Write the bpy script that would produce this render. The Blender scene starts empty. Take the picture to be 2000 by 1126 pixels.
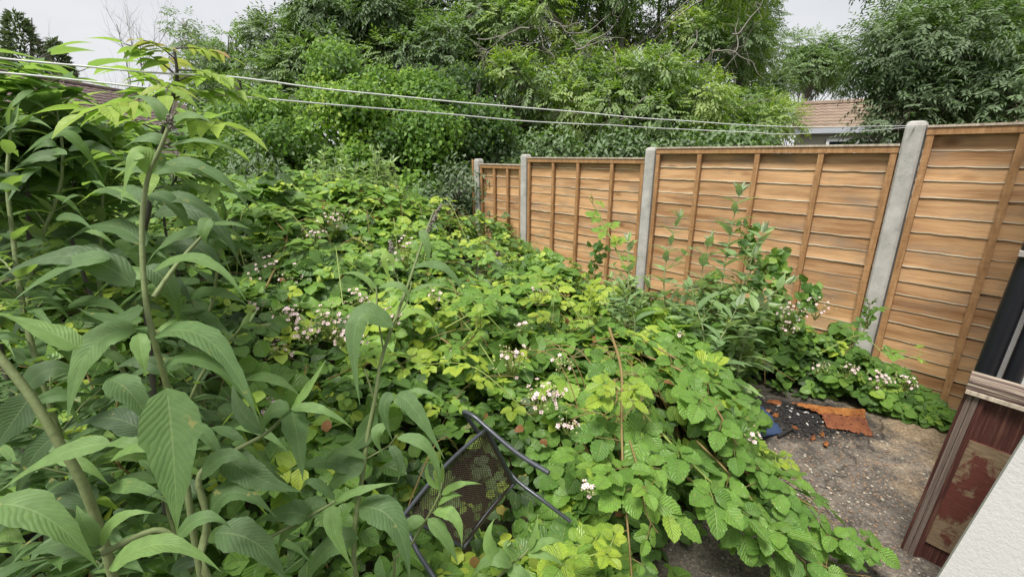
import bpy, math, random
import numpy as np
from mathutils import Vector, noise as mnoise

# ---------------------------------------------------------------- camera, world, sun
SC = bpy.context.scene
COL = SC.collection
F = 876.0; TH = math.radians(16.5); CT, ST = math.cos(TH), math.sin(TH); EYE = 1.71
cd = bpy.data.cameras.new('camera'); cam = bpy.data.objects.new('camera', cd); COL.objects.link(cam)
cd.sensor_width = 36; cd.lens = F / 2000 * 36; cd.clip_start = 0.02; cd.clip_end = 2000
cam.location = (0, 0, EYE); cam.rotation_euler = (math.pi / 2 - TH, 0, 0)
SC.camera = cam
SUN_EL, SUN_AZ = math.radians(64), math.radians(215)      # azimuth clockwise from +Y
w = bpy.data.worlds.new('World'); SC.world = w; w.use_nodes = True
nt = w.node_tree; nt.nodes.clear()
out = nt.nodes.new('ShaderNodeOutputWorld'); bg = nt.nodes.new('ShaderNodeBackground')
sky = nt.nodes.new('ShaderNodeTexSky'); sky.sky_type = 'NISHITA'; sky.sun_disc = False
sky.sun_elevation = SUN_EL; sky.sun_rotation = SUN_AZ; sky.air_density = 1.0; sky.dust_density = 3.0
tc = nt.nodes.new('ShaderNodeTexCoord'); mp = nt.nodes.new('ShaderNodeMapping'); mp.inputs['Scale'].default_value = (1, 1, 2.6)
nz = nt.nodes.new('ShaderNodeTexNoise'); nz.inputs['Scale'].default_value = 2.2; nz.inputs['Detail'].default_value = 5
cr = nt.nodes.new('ShaderNodeValToRGB')
cr.color_ramp.elements[0].position = .36; cr.color_ramp.elements[0].color = (4.7, 4.78, 4.95, 1)
cr.color_ramp.elements[1].position = .66; cr.color_ramp.elements[1].color = (5.7, 5.72, 5.8, 1)
mx = nt.nodes.new('ShaderNodeMix'); mx.data_type = 'RGBA'; mx.inputs[0].default_value = .93   # cloud cover over the clear sky
nt.links.new(tc.outputs['Generated'], mp.inputs[0]); nt.links.new(mp.outputs[0], nz.inputs[0]); nt.links.new(nz.outputs[0], cr.inputs[0])
nt.links.new(sky.outputs[0], mx.inputs[6]); nt.links.new(cr.outputs[0], mx.inputs[7])
nt.links.new(mx.outputs[2], bg.inputs[0]); bg.inputs[1].default_value = .055; nt.links.new(bg.outputs[0], out.inputs[0])
sl = bpy.data.lights.new('sun', 'SUN'); sl.energy = 2.1; sl.angle = math.radians(18); sl.color = (1, .97, .91)
so = bpy.data.objects.new('sun', sl); COL.objects.link(so)
so.rotation_euler = (math.pi / 2 - SUN_EL, 0, math.pi - SUN_AZ)
SC.view_settings.view_transform = 'Standard'; SC.view_settings.look = 'None'
SC.view_settings.exposure = 1.58; SC.view_settings.gamma = 1
SC.cycles.max_bounces = 7; SC.cycles.diffuse_bounces = 3; SC.cycles.glossy_bounces = 2; SC.cycles.transmission_bounces = 4
SC.cycles.caustics_reflective = False; SC.cycles.caustics_refractive = False

R = np.random.default_rng(7); random.seed(7)

# ---------------------------------------------------------------- helpers
def P(px, py, D):                       # pixel + depth along the lens axis (metres) -> world
    X = (px - 1000) / F; U = (563 - py) / F
    return np.array([X * D, (CT + U * ST) * D, EYE + (U * CT - ST) * D])
def hit(px, py, z):                     # pixel -> point on the level z
    X = (px - 1000) / F; U = (563 - py) / F
    D = (z - EYE) / (U * CT - ST)
    return np.array([X * D, (CT + U * ST) * D, z])
def nrm(a):
    a = np.asarray(a, float); return a / np.maximum(np.linalg.norm(a, axis=-1, keepdims=True), 1e-9)
def tag(o, label=None, cat=None, group=None, kind=None):
    if label: o['label'] = label
    if cat: o['category'] = cat
    if group: o['group'] = group
    if kind: o['kind'] = kind
    return o
def thing(name, label, cat, loc=(0, 0, 0), group=None):
    o = bpy.data.objects.new(name, None); COL.objects.link(o); o.location = loc; o.empty_display_size = .1
    return tag(o, label, cat, group)

class MB:
    """collects vertices / faces / uv / tint and links them as ONE mesh object"""
    def __init__(s): s.v = []; s.f = []; s.uv = []; s.t = []; s.n = 0
    def add(s, v, f, uv=None, tint=.5):
        v = np.asarray(v, float).reshape(-1, 3); f = np.asarray(f, np.int64)
        s.v.append(v); s.f.append(f + s.n); n = len(v)
        s.uv.append(np.zeros((n, 2)) if uv is None else np.asarray(uv, float).reshape(-1, 2))
        s.t.append(np.broadcast_to(np.asarray(tint, float), (n,)).copy()); s.n += n
        return s
    def build(s, name, mat, parent=None, smooth=False, loc=None):
        me = bpy.data.meshes.new(name); v = np.concatenate(s.v)
        if parent is not None: v = v - np.array(parent.location)
        if loc is not None: v = v - np.array(loc)
        me.vertices.add(len(v)); me.vertices.foreach_set('co', v.ravel())
        tot = np.concatenate([np.full(len(f), f.shape[1], np.int64) for f in s.f if len(f)])
        idx = np.concatenate([f.ravel() for f in s.f if len(f)])
        me.loops.add(len(idx)); me.loops.foreach_set('vertex_index', idx)
        st = np.concatenate([[0], np.cumsum(tot)[:-1]])
        me.polygons.add(len(tot)); me.polygons.foreach_set('loop_start', st)
        try: me.polygons.foreach_set('loop_total', tot)
        except Exception: pass
        ul = me.uv_layers.new(name='UVMap'); ul.data.foreach_set('uv', np.concatenate(s.uv)[idx].ravel())
        a = me.attributes.new('tint', 'FLOAT', 'POINT'); a.data.foreach_set('value', np.concatenate(s.t))
        me.update(calc_edges=True); me.polygons.foreach_set('use_smooth', np.full(len(tot), smooth)); me.validate()
        me.materials.append(mat)
        o = bpy.data.objects.new(name, me); COL.objects.link(o)
        if parent is not None: o.parent = parent
        if loc is not None: o.location = loc
        return o
    def box(s, c, ax, ay, az, hx, hy, hz, tint=.5):    # oriented box, half sizes
        c, ax, ay, az = map(np.asarray, (c, ax, ay, az)); v = []; uv = []
        for k, (i, j, l) in enumerate([(-1,-1,-1),(1,-1,-1),(1,1,-1),(-1,1,-1),(-1,-1,1),(1,-1,1),(1,1,1),(-1,1,1)]):
            v.append(c + ax*hx*i + ay*hy*j + az*hz*l)
        v = np.array(v)
        fs = [((0,3,2,1),0,1),((4,5,6,7),0,1),((0,1,5,4),0,2),((2,3,7,6),0,2),((1,2,6,5),1,2),((3,0,4,7),1,2)]
        h = (hx, hy, hz); sg = [(-1,-1,-1),(1,-1,-1),(1,1,-1),(-1,1,-1),(-1,-1,1),(1,-1,1),(1,1,1),(-1,1,1)]
        for f, a, b in fs:
            vv = v[list(f)]; uv = [(sg[q][a]*h[a], sg[q][b]*h[b]) for q in f]
            s.add(vv, [(0,1,2,3)], uv, tint)
        return s
    def tube(s, pts, rad, sides=6, cap=True, tint=.5):
        pts = np.asarray(pts, float); n = len(pts); rad = np.broadcast_to(np.asarray(rad, float), (n,))
        T = np.gradient(pts, axis=0); T = nrm(T)
        ref = np.array([0, 0, 1.]) if abs(T[:, 2]).mean() < .8 else np.array([1., 0, 0])
        A = nrm(np.cross(T, ref)); B = nrm(np.cross(A, T))
        an = np.arange(sides) * 2 * math.pi / sides
        ring = pts[:, None] + rad[:, None, None] * (np.cos(an)[None, :, None] * A[:, None] + np.sin(an)[None, :, None] * B[:, None])
        L = np.concatenate([[0], np.cumsum(np.linalg.norm(np.diff(pts, axis=0), axis=1))])
        uv = np.stack([np.broadcast_to(an / 6.283, (n, sides)), np.broadcast_to(L[:, None], (n, sides))], -1)
        i = np.arange(n - 1)[:, None] * sides; j = np.arange(sides)[None]; k = (j + 1) % sides
        f = np.stack([i + j, i + k, i + k + sides, i + j + sides], -1).reshape(-1, 4)
        s.add(ring, f, uv, tint)
        if cap:
            s.add(ring[0], [tuple(range(sides))[::-1]], None, tint); s.add(ring[-1], [tuple(range(sides))], None, tint)
        return s

def smooth_path(pts, n=14):
    pts = np.asarray(pts, float)
    if len(pts) < 3:
        t = np.linspace(0, 1, n)[:, None]; return pts[0] * (1 - t) + pts[-1] * t
    q = np.vstack([2 * pts[0] - pts[1], pts, 2 * pts[-1] - pts[-2]]); out = []
    m = len(pts) - 1; per = max(2, n // m)
    for i in range(m):
        a, b, c, d = q[i:i + 4]
        for t in np.linspace(0, 1, per, endpoint=False):
            out.append(.5 * ((2*b) + (c-a)*t + (2*a-5*b+4*c-d)*t*t + (3*b-a-3*c+d)*t**3))
    out.append(pts[-1]); return np.array(out)

# ---- leaf templates:  (u in -1..1, v in 0..1)
def template(nv, prof, serr=0., cols=3):
    v = np.linspace(0, 1, nv + 1); u = np.linspace(-1, 1, cols)
    w_ = prof(v)
    if serr: w_ = w_ * (1 + serr * np.where(np.arange(nv + 1) % 2 == 1, 1, -1) * (v > .02) * (v < .98))
    U, V = np.meshgrid(u, v); Wd = np.broadcast_to(w_[:, None], U.shape)
    i = np.arange(nv)[:, None] * cols; j = np.arange(cols - 1)[None]
    f = np.stack([i + j, i + j + 1, i + j + 1 + cols, i + j + cols], -1).reshape(-1, 4)
    return U.ravel(), V.ravel(), Wd.ravel().copy(), f
ovate = lambda v: np.maximum(np.sin(np.pi * np.clip(v, 0, 1) ** .8) ** .62 * (1 - .12 * v), .02)
lance = lambda v: np.maximum(np.sin(np.pi * np.clip(v, 0, 1) ** .62) ** 1.15, .015)
T_OV = template(11, ovate, .07); T_OV4 = template(4, ovate); T_LA = template(6, lance); T_LA3 = template(3, lance)
T_R = (np.array([0, -1, 1, 0.]), np.array([0, .45, .45, 1]), np.array([0, 1, 1, 0.]), np.array([[0, 1, 3, 2]]))

def leaves(mb, tpl, Pn, T, N, L, Wd, fold=.25, curl=.5, tint=.5, wave=0.):
    Pn = np.atleast_2d(Pn); n = len(Pn); T = nrm(np.atleast_2d(T)); N = np.atleast_2d(N)
    N = nrm(N - T * (N * T).sum(1, keepdims=True)); B = np.cross(T, N)
    e = lambda a: np.broadcast_to(np.asarray(a, float), (n,))[:, None]
    U, V, WP, f = tpl; L, Wd, fold, curl, tint = map(e, (L, Wd, fold, curl, tint)); curl = np.where(abs(curl) < 1e-3, 1e-3, curl)
    x = U[None] * WP[None] * Wd * .5
    y = L * np.sin(curl * V[None]) / curl; z = -L * (1 - np.cos(curl * V[None])) / curl + np.abs(x) * fold
    if wave:
        ph = R.uniform(0, 6.28, (n, 1)); z = z + wave * L * np.abs(U[None]) * np.sin(V[None] * 19 + ph)
    v = Pn[:, None] + B[:, None] * x[..., None] + T[:, None] * y[..., None] + N[:, None] * z[..., None]
    k = len(U); ff = (f[None] + (np.arange(n) * k)[:, None, None]).reshape(-1, f.shape[1])
    uv = np.stack([np.broadcast_to(U * .5 + .5, (n, k)), np.broadcast_to(V, (n, k))], -1)
    mb.add(v, ff, uv, np.broadcast_to(tint, (n, k)).ravel())

def compound(mb, C, T, N, size, five=True, tpl=T_OV, tint=.5, wl=.86, petiole=None):
    """palmate bramble leaves: C centre, T direction of the end leaflet"""
    C = np.atleast_2d(C); n = len(C); T = nrm(np.atleast_2d(T)); N = np.atleast_2d(N)
    N = nrm(N - T * (N * T).sum(1, keepdims=True)); B = np.cross(T, N)
    size = np.broadcast_to(np.asarray(size, float), (n,)); tint = np.broadcast_to(np.asarray(tint, float), (n,))
    spec = [(0, 1., .34), (1.15, .86, .1), (-1.15, .86, .1)] + ([(2.1, .62, .06), (-2.1, .62, .06)] if five else [])
    for a, sc, off in spec:
        aa = a + R.normal(0, .12, n)
        d = T * np.cos(aa)[:, None] + B * np.sin(aa)[:, None]
        s_ = size * sc * R.uniform(.88, 1.12, n)
        nn = N + R.normal(0, .16, (n, 3)) + (-d * .12)
        leaves(mb, tpl, C + d * (off * size)[:, None], d, nn, s_, s_ * wl, R.uniform(.05, .35, n), R.uniform(.05, .5, n), np.clip(tint + R.normal(0, .05, n), 0, 1), .012)
    if petiole is not None:
        for i in range(n): petiole.tube([C[i] - N[i] * .03 - T[i] * size[i] * .6, C[i] - N[i] * .004, C[i] + T[i] * size[i] * .34], [.0016, .0013, .001], 3, False)

# ---------------------------------------------------------------- materials
def newmat(name):
    m = bpy.data.materials.new(name); m.use_nodes = True; m.node_tree.nodes.clear(); return m, m.node_tree
def nd(t, typ, **kw):
    n = t.nodes.new(typ)
    for k, v in kw.items(): setattr(n, k, v)
    return n
def math_(t, op, a, b=None, c=None, clamp=False):
    n = nd(t, 'ShaderNodeMath', operation=op); n.use_clamp = clamp
    for i, q in enumerate((a, b, c)):
        if q is None: continue
        if isinstance(q, (int, float)): n.inputs[i].default_value = q
        else: t.links.new(q, n.inputs[i])
    return n.outputs[0]
def ramp(t, fac, els, interp='LINEAR'):
    n = nd(t, 'ShaderNodeValToRGB'); r = n.color_ramp; r.interpolation = interp
    while len(r.elements) < len(els): r.elements.new(.5)
    for e, (p, c) in zip(r.elements, els):
        e.position = p; e.color = tuple(c) + (1,) if len(c) == 3 else c
    t.links.new(fac, n.inputs[0]); return n.outputs[0]
def mixc(t, fac, a, b, typ='MIX'):
    n = nd(t, 'ShaderNodeMix', data_type='RGBA', blend_type=typ)
    for s_, q in ((n.inputs[0], fac), (n.inputs[6], a), (n.inputs[7], b)):
        if isinstance(q, (int, float)): s_.default_value = q
        elif isinstance(q, (tuple, list)): s_.default_value = tuple(q) + (1,) if len(q) == 3 else q
        else: t.links.new(q, s_)
    return n.outputs[2]
def noisetex(t, vec, scale, detail=4, rough=.6, dist=0.):
    n = nd(t, 'ShaderNodeTexNoise'); n.inputs['Scale'].default_value = scale; n.inputs['Detail'].default_value = detail
    n.inputs['Roughness'].default_value = rough; n.inputs['Distortion'].default_value = dist
    if vec is not None: t.links.new(vec, n.inputs['Vector'])
    return n.outputs['Fac']
def mapping(t, vec, scale=(1, 1, 1), rot=(0, 0, 0), loc=(0, 0, 0)):
    n = nd(t, 'ShaderNodeMapping'); n.inputs['Scale'].default_value = scale; n.inputs['Rotation'].default_value = rot; n.inputs['Location'].default_value = loc
    t.links.new(vec, n.inputs[0]); return n.outputs[0]
def finish(t, col, rough=.8, bump=None, bstr=.4, bdist=.01, metal=0., spec=.4):
    b = nd(t, 'ShaderNodeBsdfPrincipled'); o = nd(t, 'ShaderNodeOutputMaterial')
    for s_, q in ((b.inputs['Base Color'], col), (b.inputs['Roughness'], rough), (b.inputs['Metallic'], metal)):
        if isinstance(q, (int, float)): s_.default_value = q
        elif isinstance(q, (tuple, list)): s_.default_value = tuple(q) + (1,)
        else: t.links.new(q, s_)
    b.inputs['Specular IOR Level'].default_value = spec
    if bump is not None:
        bn = nd(t, 'ShaderNodeBump'); bn.inputs['Strength'].default_value = bstr; bn.inputs['Distance'].default_value = bdist
        t.links.new(bump, bn.inputs['Height']); t.links.new(bn.outputs[0], b.inputs['Normal'])
    t.links.new(b.outputs[0], o.inputs[0]); return b
def coords(t, kind='Object'): return nd(t, 'ShaderNodeTexCoord').outputs[kind]
def attr(t, name='tint'): return nd(t, 'ShaderNodeAttribute', attribute_name=name).outputs['Fac']

def leaf_mat(name, cols, under=(.25, .32, .2), under_mix=.5, rough=.45, trans=.3, tcol=(.30, .5, .05), K=7, S=2.2, vein=.35, bump=.35, patch=1.2, patch_amt=.35):
    m, t = newmat(name)
    uv = coords(t, 'UV'); sx = nd(t, 'ShaderNodeSeparateXYZ'); t.links.new(uv, sx.inputs[0]); u, v = sx.outputs[0], sx.outputs[1]
    ua = math_(t, 'MULTIPLY', math_(t, 'ABSOLUTE', math_(t, 'SUBTRACT', u, .5)), 2.)
    v = math_(t, 'ADD', v, math_(t, 'MULTIPLY', math_(t, 'SUBTRACT', noisetex(t, coords(t), 22, 2), .5), .10)); ff = math_(t, 'PINGPONG', math_(t, 'SUBTRACT', math_(t, 'MULTIPLY', v, float(K)), math_(t, 'MULTIPLY', ua, S)), .5)   # 0..0.5
    line = math_(t, 'SUBTRACT', 1., math_(t, 'MULTIPLY', ff, 7.), clamp=True)
    rib = math_(t, 'SUBTRACT', 1., math_(t, 'MULTIPLY', ua, 14.), clamp=True)
    vein_f = math_(t, 'MAXIMUM', math_(t, 'MULTIPLY', line, vein), math_(t, 'MULTIPLY', rib, min(1, vein * 2)))
    ob = coords(t, 'Object')
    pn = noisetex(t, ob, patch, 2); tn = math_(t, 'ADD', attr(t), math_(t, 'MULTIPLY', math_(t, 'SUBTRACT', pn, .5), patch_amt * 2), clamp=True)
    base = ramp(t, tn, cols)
    blot = noisetex(t, ob, 55, 3); base = mixc(t, .55, base, ramp(t, blot, [(.3, (.55, .55, .55)), (.7, (1, 1, 1))]), 'MULTIPLY')
    sp_ = noisetex(t, ob, 38, 2, .5); base = mixc(t, math_(t, 'MULTIPLY', ramp(t, sp_, [(.70, (0,) * 3), (.74, (1,) * 3)]), .6), base, (.30, .26, .08))
    base = mixc(t, vein_f, base, mixc(t, .55, base, (.42, .5, .22)))
    geo = nd(t, 'ShaderNodeNewGeometry')
    base = mixc(t, math_(t, 'MULTIPLY', geo.outputs['Backfacing'], under_mix), base, under)
    b = nd(t, 'ShaderNodeBsdfPrincipled'); t.links.new(base, b.inputs['Base Color'])
    t.links.new(ramp(t, blot, [(.3, (rough + .12,) * 3), (.7, (rough - .06,) * 3)]), b.inputs['Roughness']); b.inputs['Specular IOR Level'].default_value = .45
    bn = nd(t, 'ShaderNodeBump'); bn.inputs['Strength'].default_value = bump; bn.inputs['Distance'].default_value = .004
    hgt = math_(t, 'SUBTRACT', math_(t, 'POWER', math_(t, 'MULTIPLY', ff, 2.), .6), rib)
    t.links.new(hgt, bn.inputs['Height']); t.links.new(bn.outputs[0], b.inputs['Normal'])
    tr = nd(t, 'ShaderNodeBsdfTranslucent'); t.links.new(mixc(t, .5, mixc(t, 1., base, (2.2, 2.4, 1.2), 'MULTIPLY'), tcol), tr.inputs[0])
    ms = nd(t, 'ShaderNodeMixShader'); ms.inputs[0].default_value = trans
    t.links.new(b.outputs[0], ms.inputs[1]); t.links.new(tr.outputs[0], ms.inputs[2])
    o = nd(t, 'ShaderNodeOutputMaterial'); t.links.new(ms.outputs[0], o.inputs[0]); return m

M = {}
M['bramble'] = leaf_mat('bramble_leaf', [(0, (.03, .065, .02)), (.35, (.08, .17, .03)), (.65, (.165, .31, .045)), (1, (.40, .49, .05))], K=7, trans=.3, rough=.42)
M['bramble_near'] = leaf_mat('bramble_leaf_near', [(0, (.04, .09, .025)), (.4, (.10, .215, .035)), (.7, (.185, .34, .05)), (1, (.40, .50, .05))], K=8, S=2.6, trans=.28, rough=.42, bump=.7, vein=.4, patch_amt=.1)
M['buddleja'] = leaf_mat('buddleja_leaf', [(0, (.025, .055, .022)), (.5, (.10, .18, .06)), (.8, (.17, .285, .075)), (1, (.29, .42, .07))], under=(.28, .36, .16), under_mix=.5, K=16, S=3.4, trans=.32, rough=.58, bump=.2, vein=.16, patch=2.5, patch_amt=.2)
M['buddleja_far'] = leaf_mat('buddleja_leaf_grey', [(0, (.07, .13, .05)), (.5, (.15, .25, .10)), (1, (.28, .40, .14))], under=(.32, .38, .26), under_mix=.8, K=9, trans=.22, rough=.55)
M['ash'] = leaf_mat('ash_leaf', [(0, (.03, .065, .02)), (.4, (.095, .175, .035)), (.75, (.22, .33, .055)), (1, (.40, .48, .07))], K=5, trans=.33, rough=.5, patch=.5, patch_amt=.35, vein=.1)
M['ash_dark'] = leaf_mat('ash_leaf_dark', [(0, (.025, .055, .02)), (.5, (.07, .14, .04)), (1, (.21, .32, .06))], K=5, trans=.28, rough=.5, patch=.5, patch_amt=.3, vein=.1)
M['sapling'] = leaf_mat('sapling_leaf', [(0, (.05, .10, .035)), (.45, (.11, .21, .06)), (.8, (.30, .42, .06)), (.97, (.34, .13, .06))], K=9, trans=.38, rough=.5, patch=2, patch_amt=.1, vein=.25)
M['creeper'] = leaf_mat('creeper_leaf', [(0, (.03, .07, .018)), (.45, (.095, .20, .025)), (.75, (.20, .35, .035)), (1, (.38, .46, .06))], K=5, trans=.32, rough=.4, patch=.8, patch_amt=.3, vein=.1)
M['ivy'] = leaf_mat('vine_leaf', [(0, (.03, .08, .02)), (.5, (.07, .17, .03)), (1, (.28, .42, .05))], K=5, trans=.25, rough=.35, patch_amt=.1)
M['conifer'] = leaf_mat('conifer_leaf', [(0, (.03, .05, .025)), (1, (.09, .13, .05))], trans=.1, rough=.6)
def stem_mat(name, a, b, scale=30):
    m, t = newmat(name); n = noisetex(t, coords(t), scale, 4); at = attr(t)
    finish(t, mixc(t, n, a, b), .65, n, .5, .003); return m
M['cane'] = stem_mat('bramble_cane', (.17, .07, .035), (.20, .19, .06)); M['cane_green'] = stem_mat('green_cane', (.16, .22, .05), (.28, .33, .09))
M['bstem'] = stem_mat('buddleja_stem', (.10, .12, .045), (.21, .26, .11), 60); M['bark'] = stem_mat('tree_bark', (.10, .09, .075), (.27, .25, .21), 14)
M['bark_dark'] = stem_mat('dark_bark', (.035, .03, .025), (.10, .09, .075), 14)
M['twig'] = stem_mat('bare_twig', (.16, .13, .11), (.26, .22, .19), 20)
def plain(name, c, rough=.6, metal=0, var=.25, scale=20, bstr=.2):
    m, t = newmat(name); n = noisetex(t, coords(t), scale, 5)
    finish(t, mixc(t, var, c, ramp(t, n, [(.3, tuple(q * .35 for q in c)), (.7, tuple(min(1, q * 1.3) for q in c))])), rough, n, bstr, .003, metal); return m
M['petal'] = plain('bramble_petal', (.66, .50, .53), .6, var=.15, scale=60); M['bud'] = plain('bramble_bud', (.42, .40, .2), .7, scale=90)
M['panicle'] = plain('buddleja_panicle', (.20, .18, .15), .8, scale=90)
M['iron'] = plain('black_tube', (.075, .08, .095), .3, .35, scale=40); M['mesh'] = plain('brown_black_mesh', (.085, .06, .045), .5, .2, scale=80)
M['rubber'] = plain('grey_rubber', (.13, .10, .09), .7); M['line'] = plain('clothes_line', (.62, .63, .62), .5, scale=50)
M['pipe'] = plain('black_plastic_pipe', (.012, .013, .017), .38, scale=6, var=.3); M['clip'] = plain('pipe_clip', (.3, .27, .25), .6)
M['glass'] = plain('window_glass', (.03, .04, .05), .08, scale=3); M['upvc'] = plain('white_window_frame', (.8, .8, .82), .35, var=.05)
M['fascia'] = plain('grey_fascia', (.42, .45, .5), .5, var=.1)

def wood_fence():
    m, t = newmat('fence_timber'); uv = coords(t, 'UV'); at = attr(t)
    cb = nd(t, 'ShaderNodeCombineXYZ'); t.links.new(math_(t, 'MULTIPLY', at, 91.), cb.inputs[2])
    va = nd(t, 'ShaderNodeVectorMath', operation='ADD'); t.links.new(uv, va.inputs[0]); t.links.new(cb.outputs[0], va.inputs[1]); vec = va.outputs[0]
    dn = noisetex(t, mapping(t, vec, (2.2, 4, 1)), 1.6, 3)
    dv = nd(t, 'ShaderNodeVectorMath', operation='SCALE'); c2 = nd(t, 'ShaderNodeCombineXYZ'); t.links.new(math_(t, 'MULTIPLY', dn, .035), c2.inputs[1])
    v2 = nd(t, 'ShaderNodeVectorMath', operation='ADD'); t.links.new(vec, v2.inputs[0]); t.links.new(c2.outputs[0], v2.inputs[1])
    grain = noisetex(t, mapping(t, v2.outputs[0], (1.6, 120, 1)), 1.5, 6, .7)
    broad = noisetex(t, mapping(t, v2.outputs[0], (1.4, 14, 1)), 1.3, 3)
    base = ramp(t, grain, [(.25, (.33, .18, .08)), (.5, (.49, .295, .15)), (.78, (.60, .405, .23))])
    base = mixc(t, .75, base, ramp(t, broad, [(.34, (.5, .39, .3)), (.58, (1.1, 1.1, 1.1))]), 'MULTIPLY')
    base = mixc(t, ramp(t, at, [(0, (0,) * 3), (1, (.55,) * 3)]), base, mixc(t, .5, base, (.45, .29, .15)))
    base = mixc(t, 1., base, ramp(t, at, [(0, (.78, .74, .70)), (.5, (1, 1, 1)), (1, (1.1, 1.06, 1.0))]), 'MULTIPLY')
    vo = nd(t, 'ShaderNodeTexVoronoi', feature='F1'); vo.inputs['Scale'].default_value = 1.; t.links.new(mapping(t, vec, (2.9, 7.5, 3)), vo.inputs['Vector'])
    knot = ramp(t, vo.outputs['Distance'], [(.04, (1,) * 3), (.10, (.7,) * 3), (.2, (0,) * 3)])
    sel = ramp(t, nd_color(t, vo), [(.5, (0,) * 3), (.55, (1,) * 3)])
    base = mixc(t, math_(t, 'MULTIPLY', math_(t, 'MULTIPLY', knot, sel), .85), base, (.15, .06, .02))
    st = noisetex(t, mapping(t, coords(t, 'Object'), (1, 1, 2.2)), 2.3, 4)
    base = mixc(t, math_(t, 'MULTIPLY', ramp(t, st, [(.5, (0,) * 3), (.68, (1,) * 3)]), .6), base, (.22, .165, .12))
    sx = nd(t, 'ShaderNodeSeparateXYZ'); t.links.new(coords(t, 'UV'), sx.inputs[0])
    edge = ramp(t, sx.outputs[1], [(.0, (1,) * 3), (.006, (1,) * 3), (.008, (0,) * 3)])
    base = mixc(t, edge, base, (.90, .77, .58))
    finish(t, base, .72, math_(t, 'ADD', grain, math_(t, 'MULTIPLY', knot, -.4)), .45, .004, spec=.25); return m
def nd_color(t, vo):
    s_ = nd(t, 'ShaderNodeSeparateXYZ'); t.links.new(vo.outputs['Color'], s_.inputs[0]); return s_.outputs[0]
M['board'] = wood_fence()
def batten_mat():
    m, t = newmat('fence_batten_timber'); uv = coords(t, 'UV'); ob = coords(t)
    g = noisetex(t, mapping(t, ob, (18, 18, 3)), 2.5, 6, .7); s_ = noisetex(t, mapping(t, ob, (3, 3, 60)), 1.5, 3)
    base = ramp(t, g, [(.25, (.20, .10, .04)), (.55, (.38, .21, .095)), (.8, (.5, .31, .16))])
    base = mixc(t, .3, base, ramp(t, s_, [(.4, (.5,) * 3), (.6, (1.1,) * 3)]), 'MULTIPLY')
    finish(t, base, .72, g, .4, .003, spec=.25); return m
M['batten'] = batten_mat()
def cap_mat():
    m, t = newmat('weathered_cap_timber'); ob = coords(t); g = noisetex(t, mapping(t, ob, (30, 30, 4)), 2, 4)
    finish(t, ramp(t, g, [(.3, (.26, .21, .16)), (.7, (.56, .48, .38))]), .8, g, .3, .003); return m
M['capwood'] = cap_mat()
def concrete_post():
    m, t = newmat('concrete_post'); ob = coords(t); a = noisetex(t, ob, 6, 5); b = noisetex(t, ob, 70, 3, .7)
    vo = nd(t, 'ShaderNodeTexVoronoi'); vo.inputs['Scale'].default_value = 62; t.links.new(ob, vo.inputs['Vector'])
    pit = ramp(t, vo.outputs['Distance'], [(.16, (1,) * 3), (.28, (0,) * 3)]); pit = math_(t, 'MULTIPLY', pit, ramp(t, nd_color(t, vo), [(.88, (0,) * 3), (.9, (1,) * 3)]))
    base = mixc(t, b, ramp(t, a, [(.35, (.20, .19, .165)), (.65, (.47, .45, .42))]), ramp(t, a, [(.3, (.38, .37, .35)), (.7, (.48, .46, .43))]))
    base = mixc(t, math_(t, 'MULTIPLY', pit, .6), base, (.12, .11, .10))
    finish(t, base, .88, math_(t, 'SUBTRACT', b, math_(t, 'MULTIPLY', pit, 2.)), .35, .003, spec=.25); return m
M['cpost'] = concrete_post()
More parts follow.
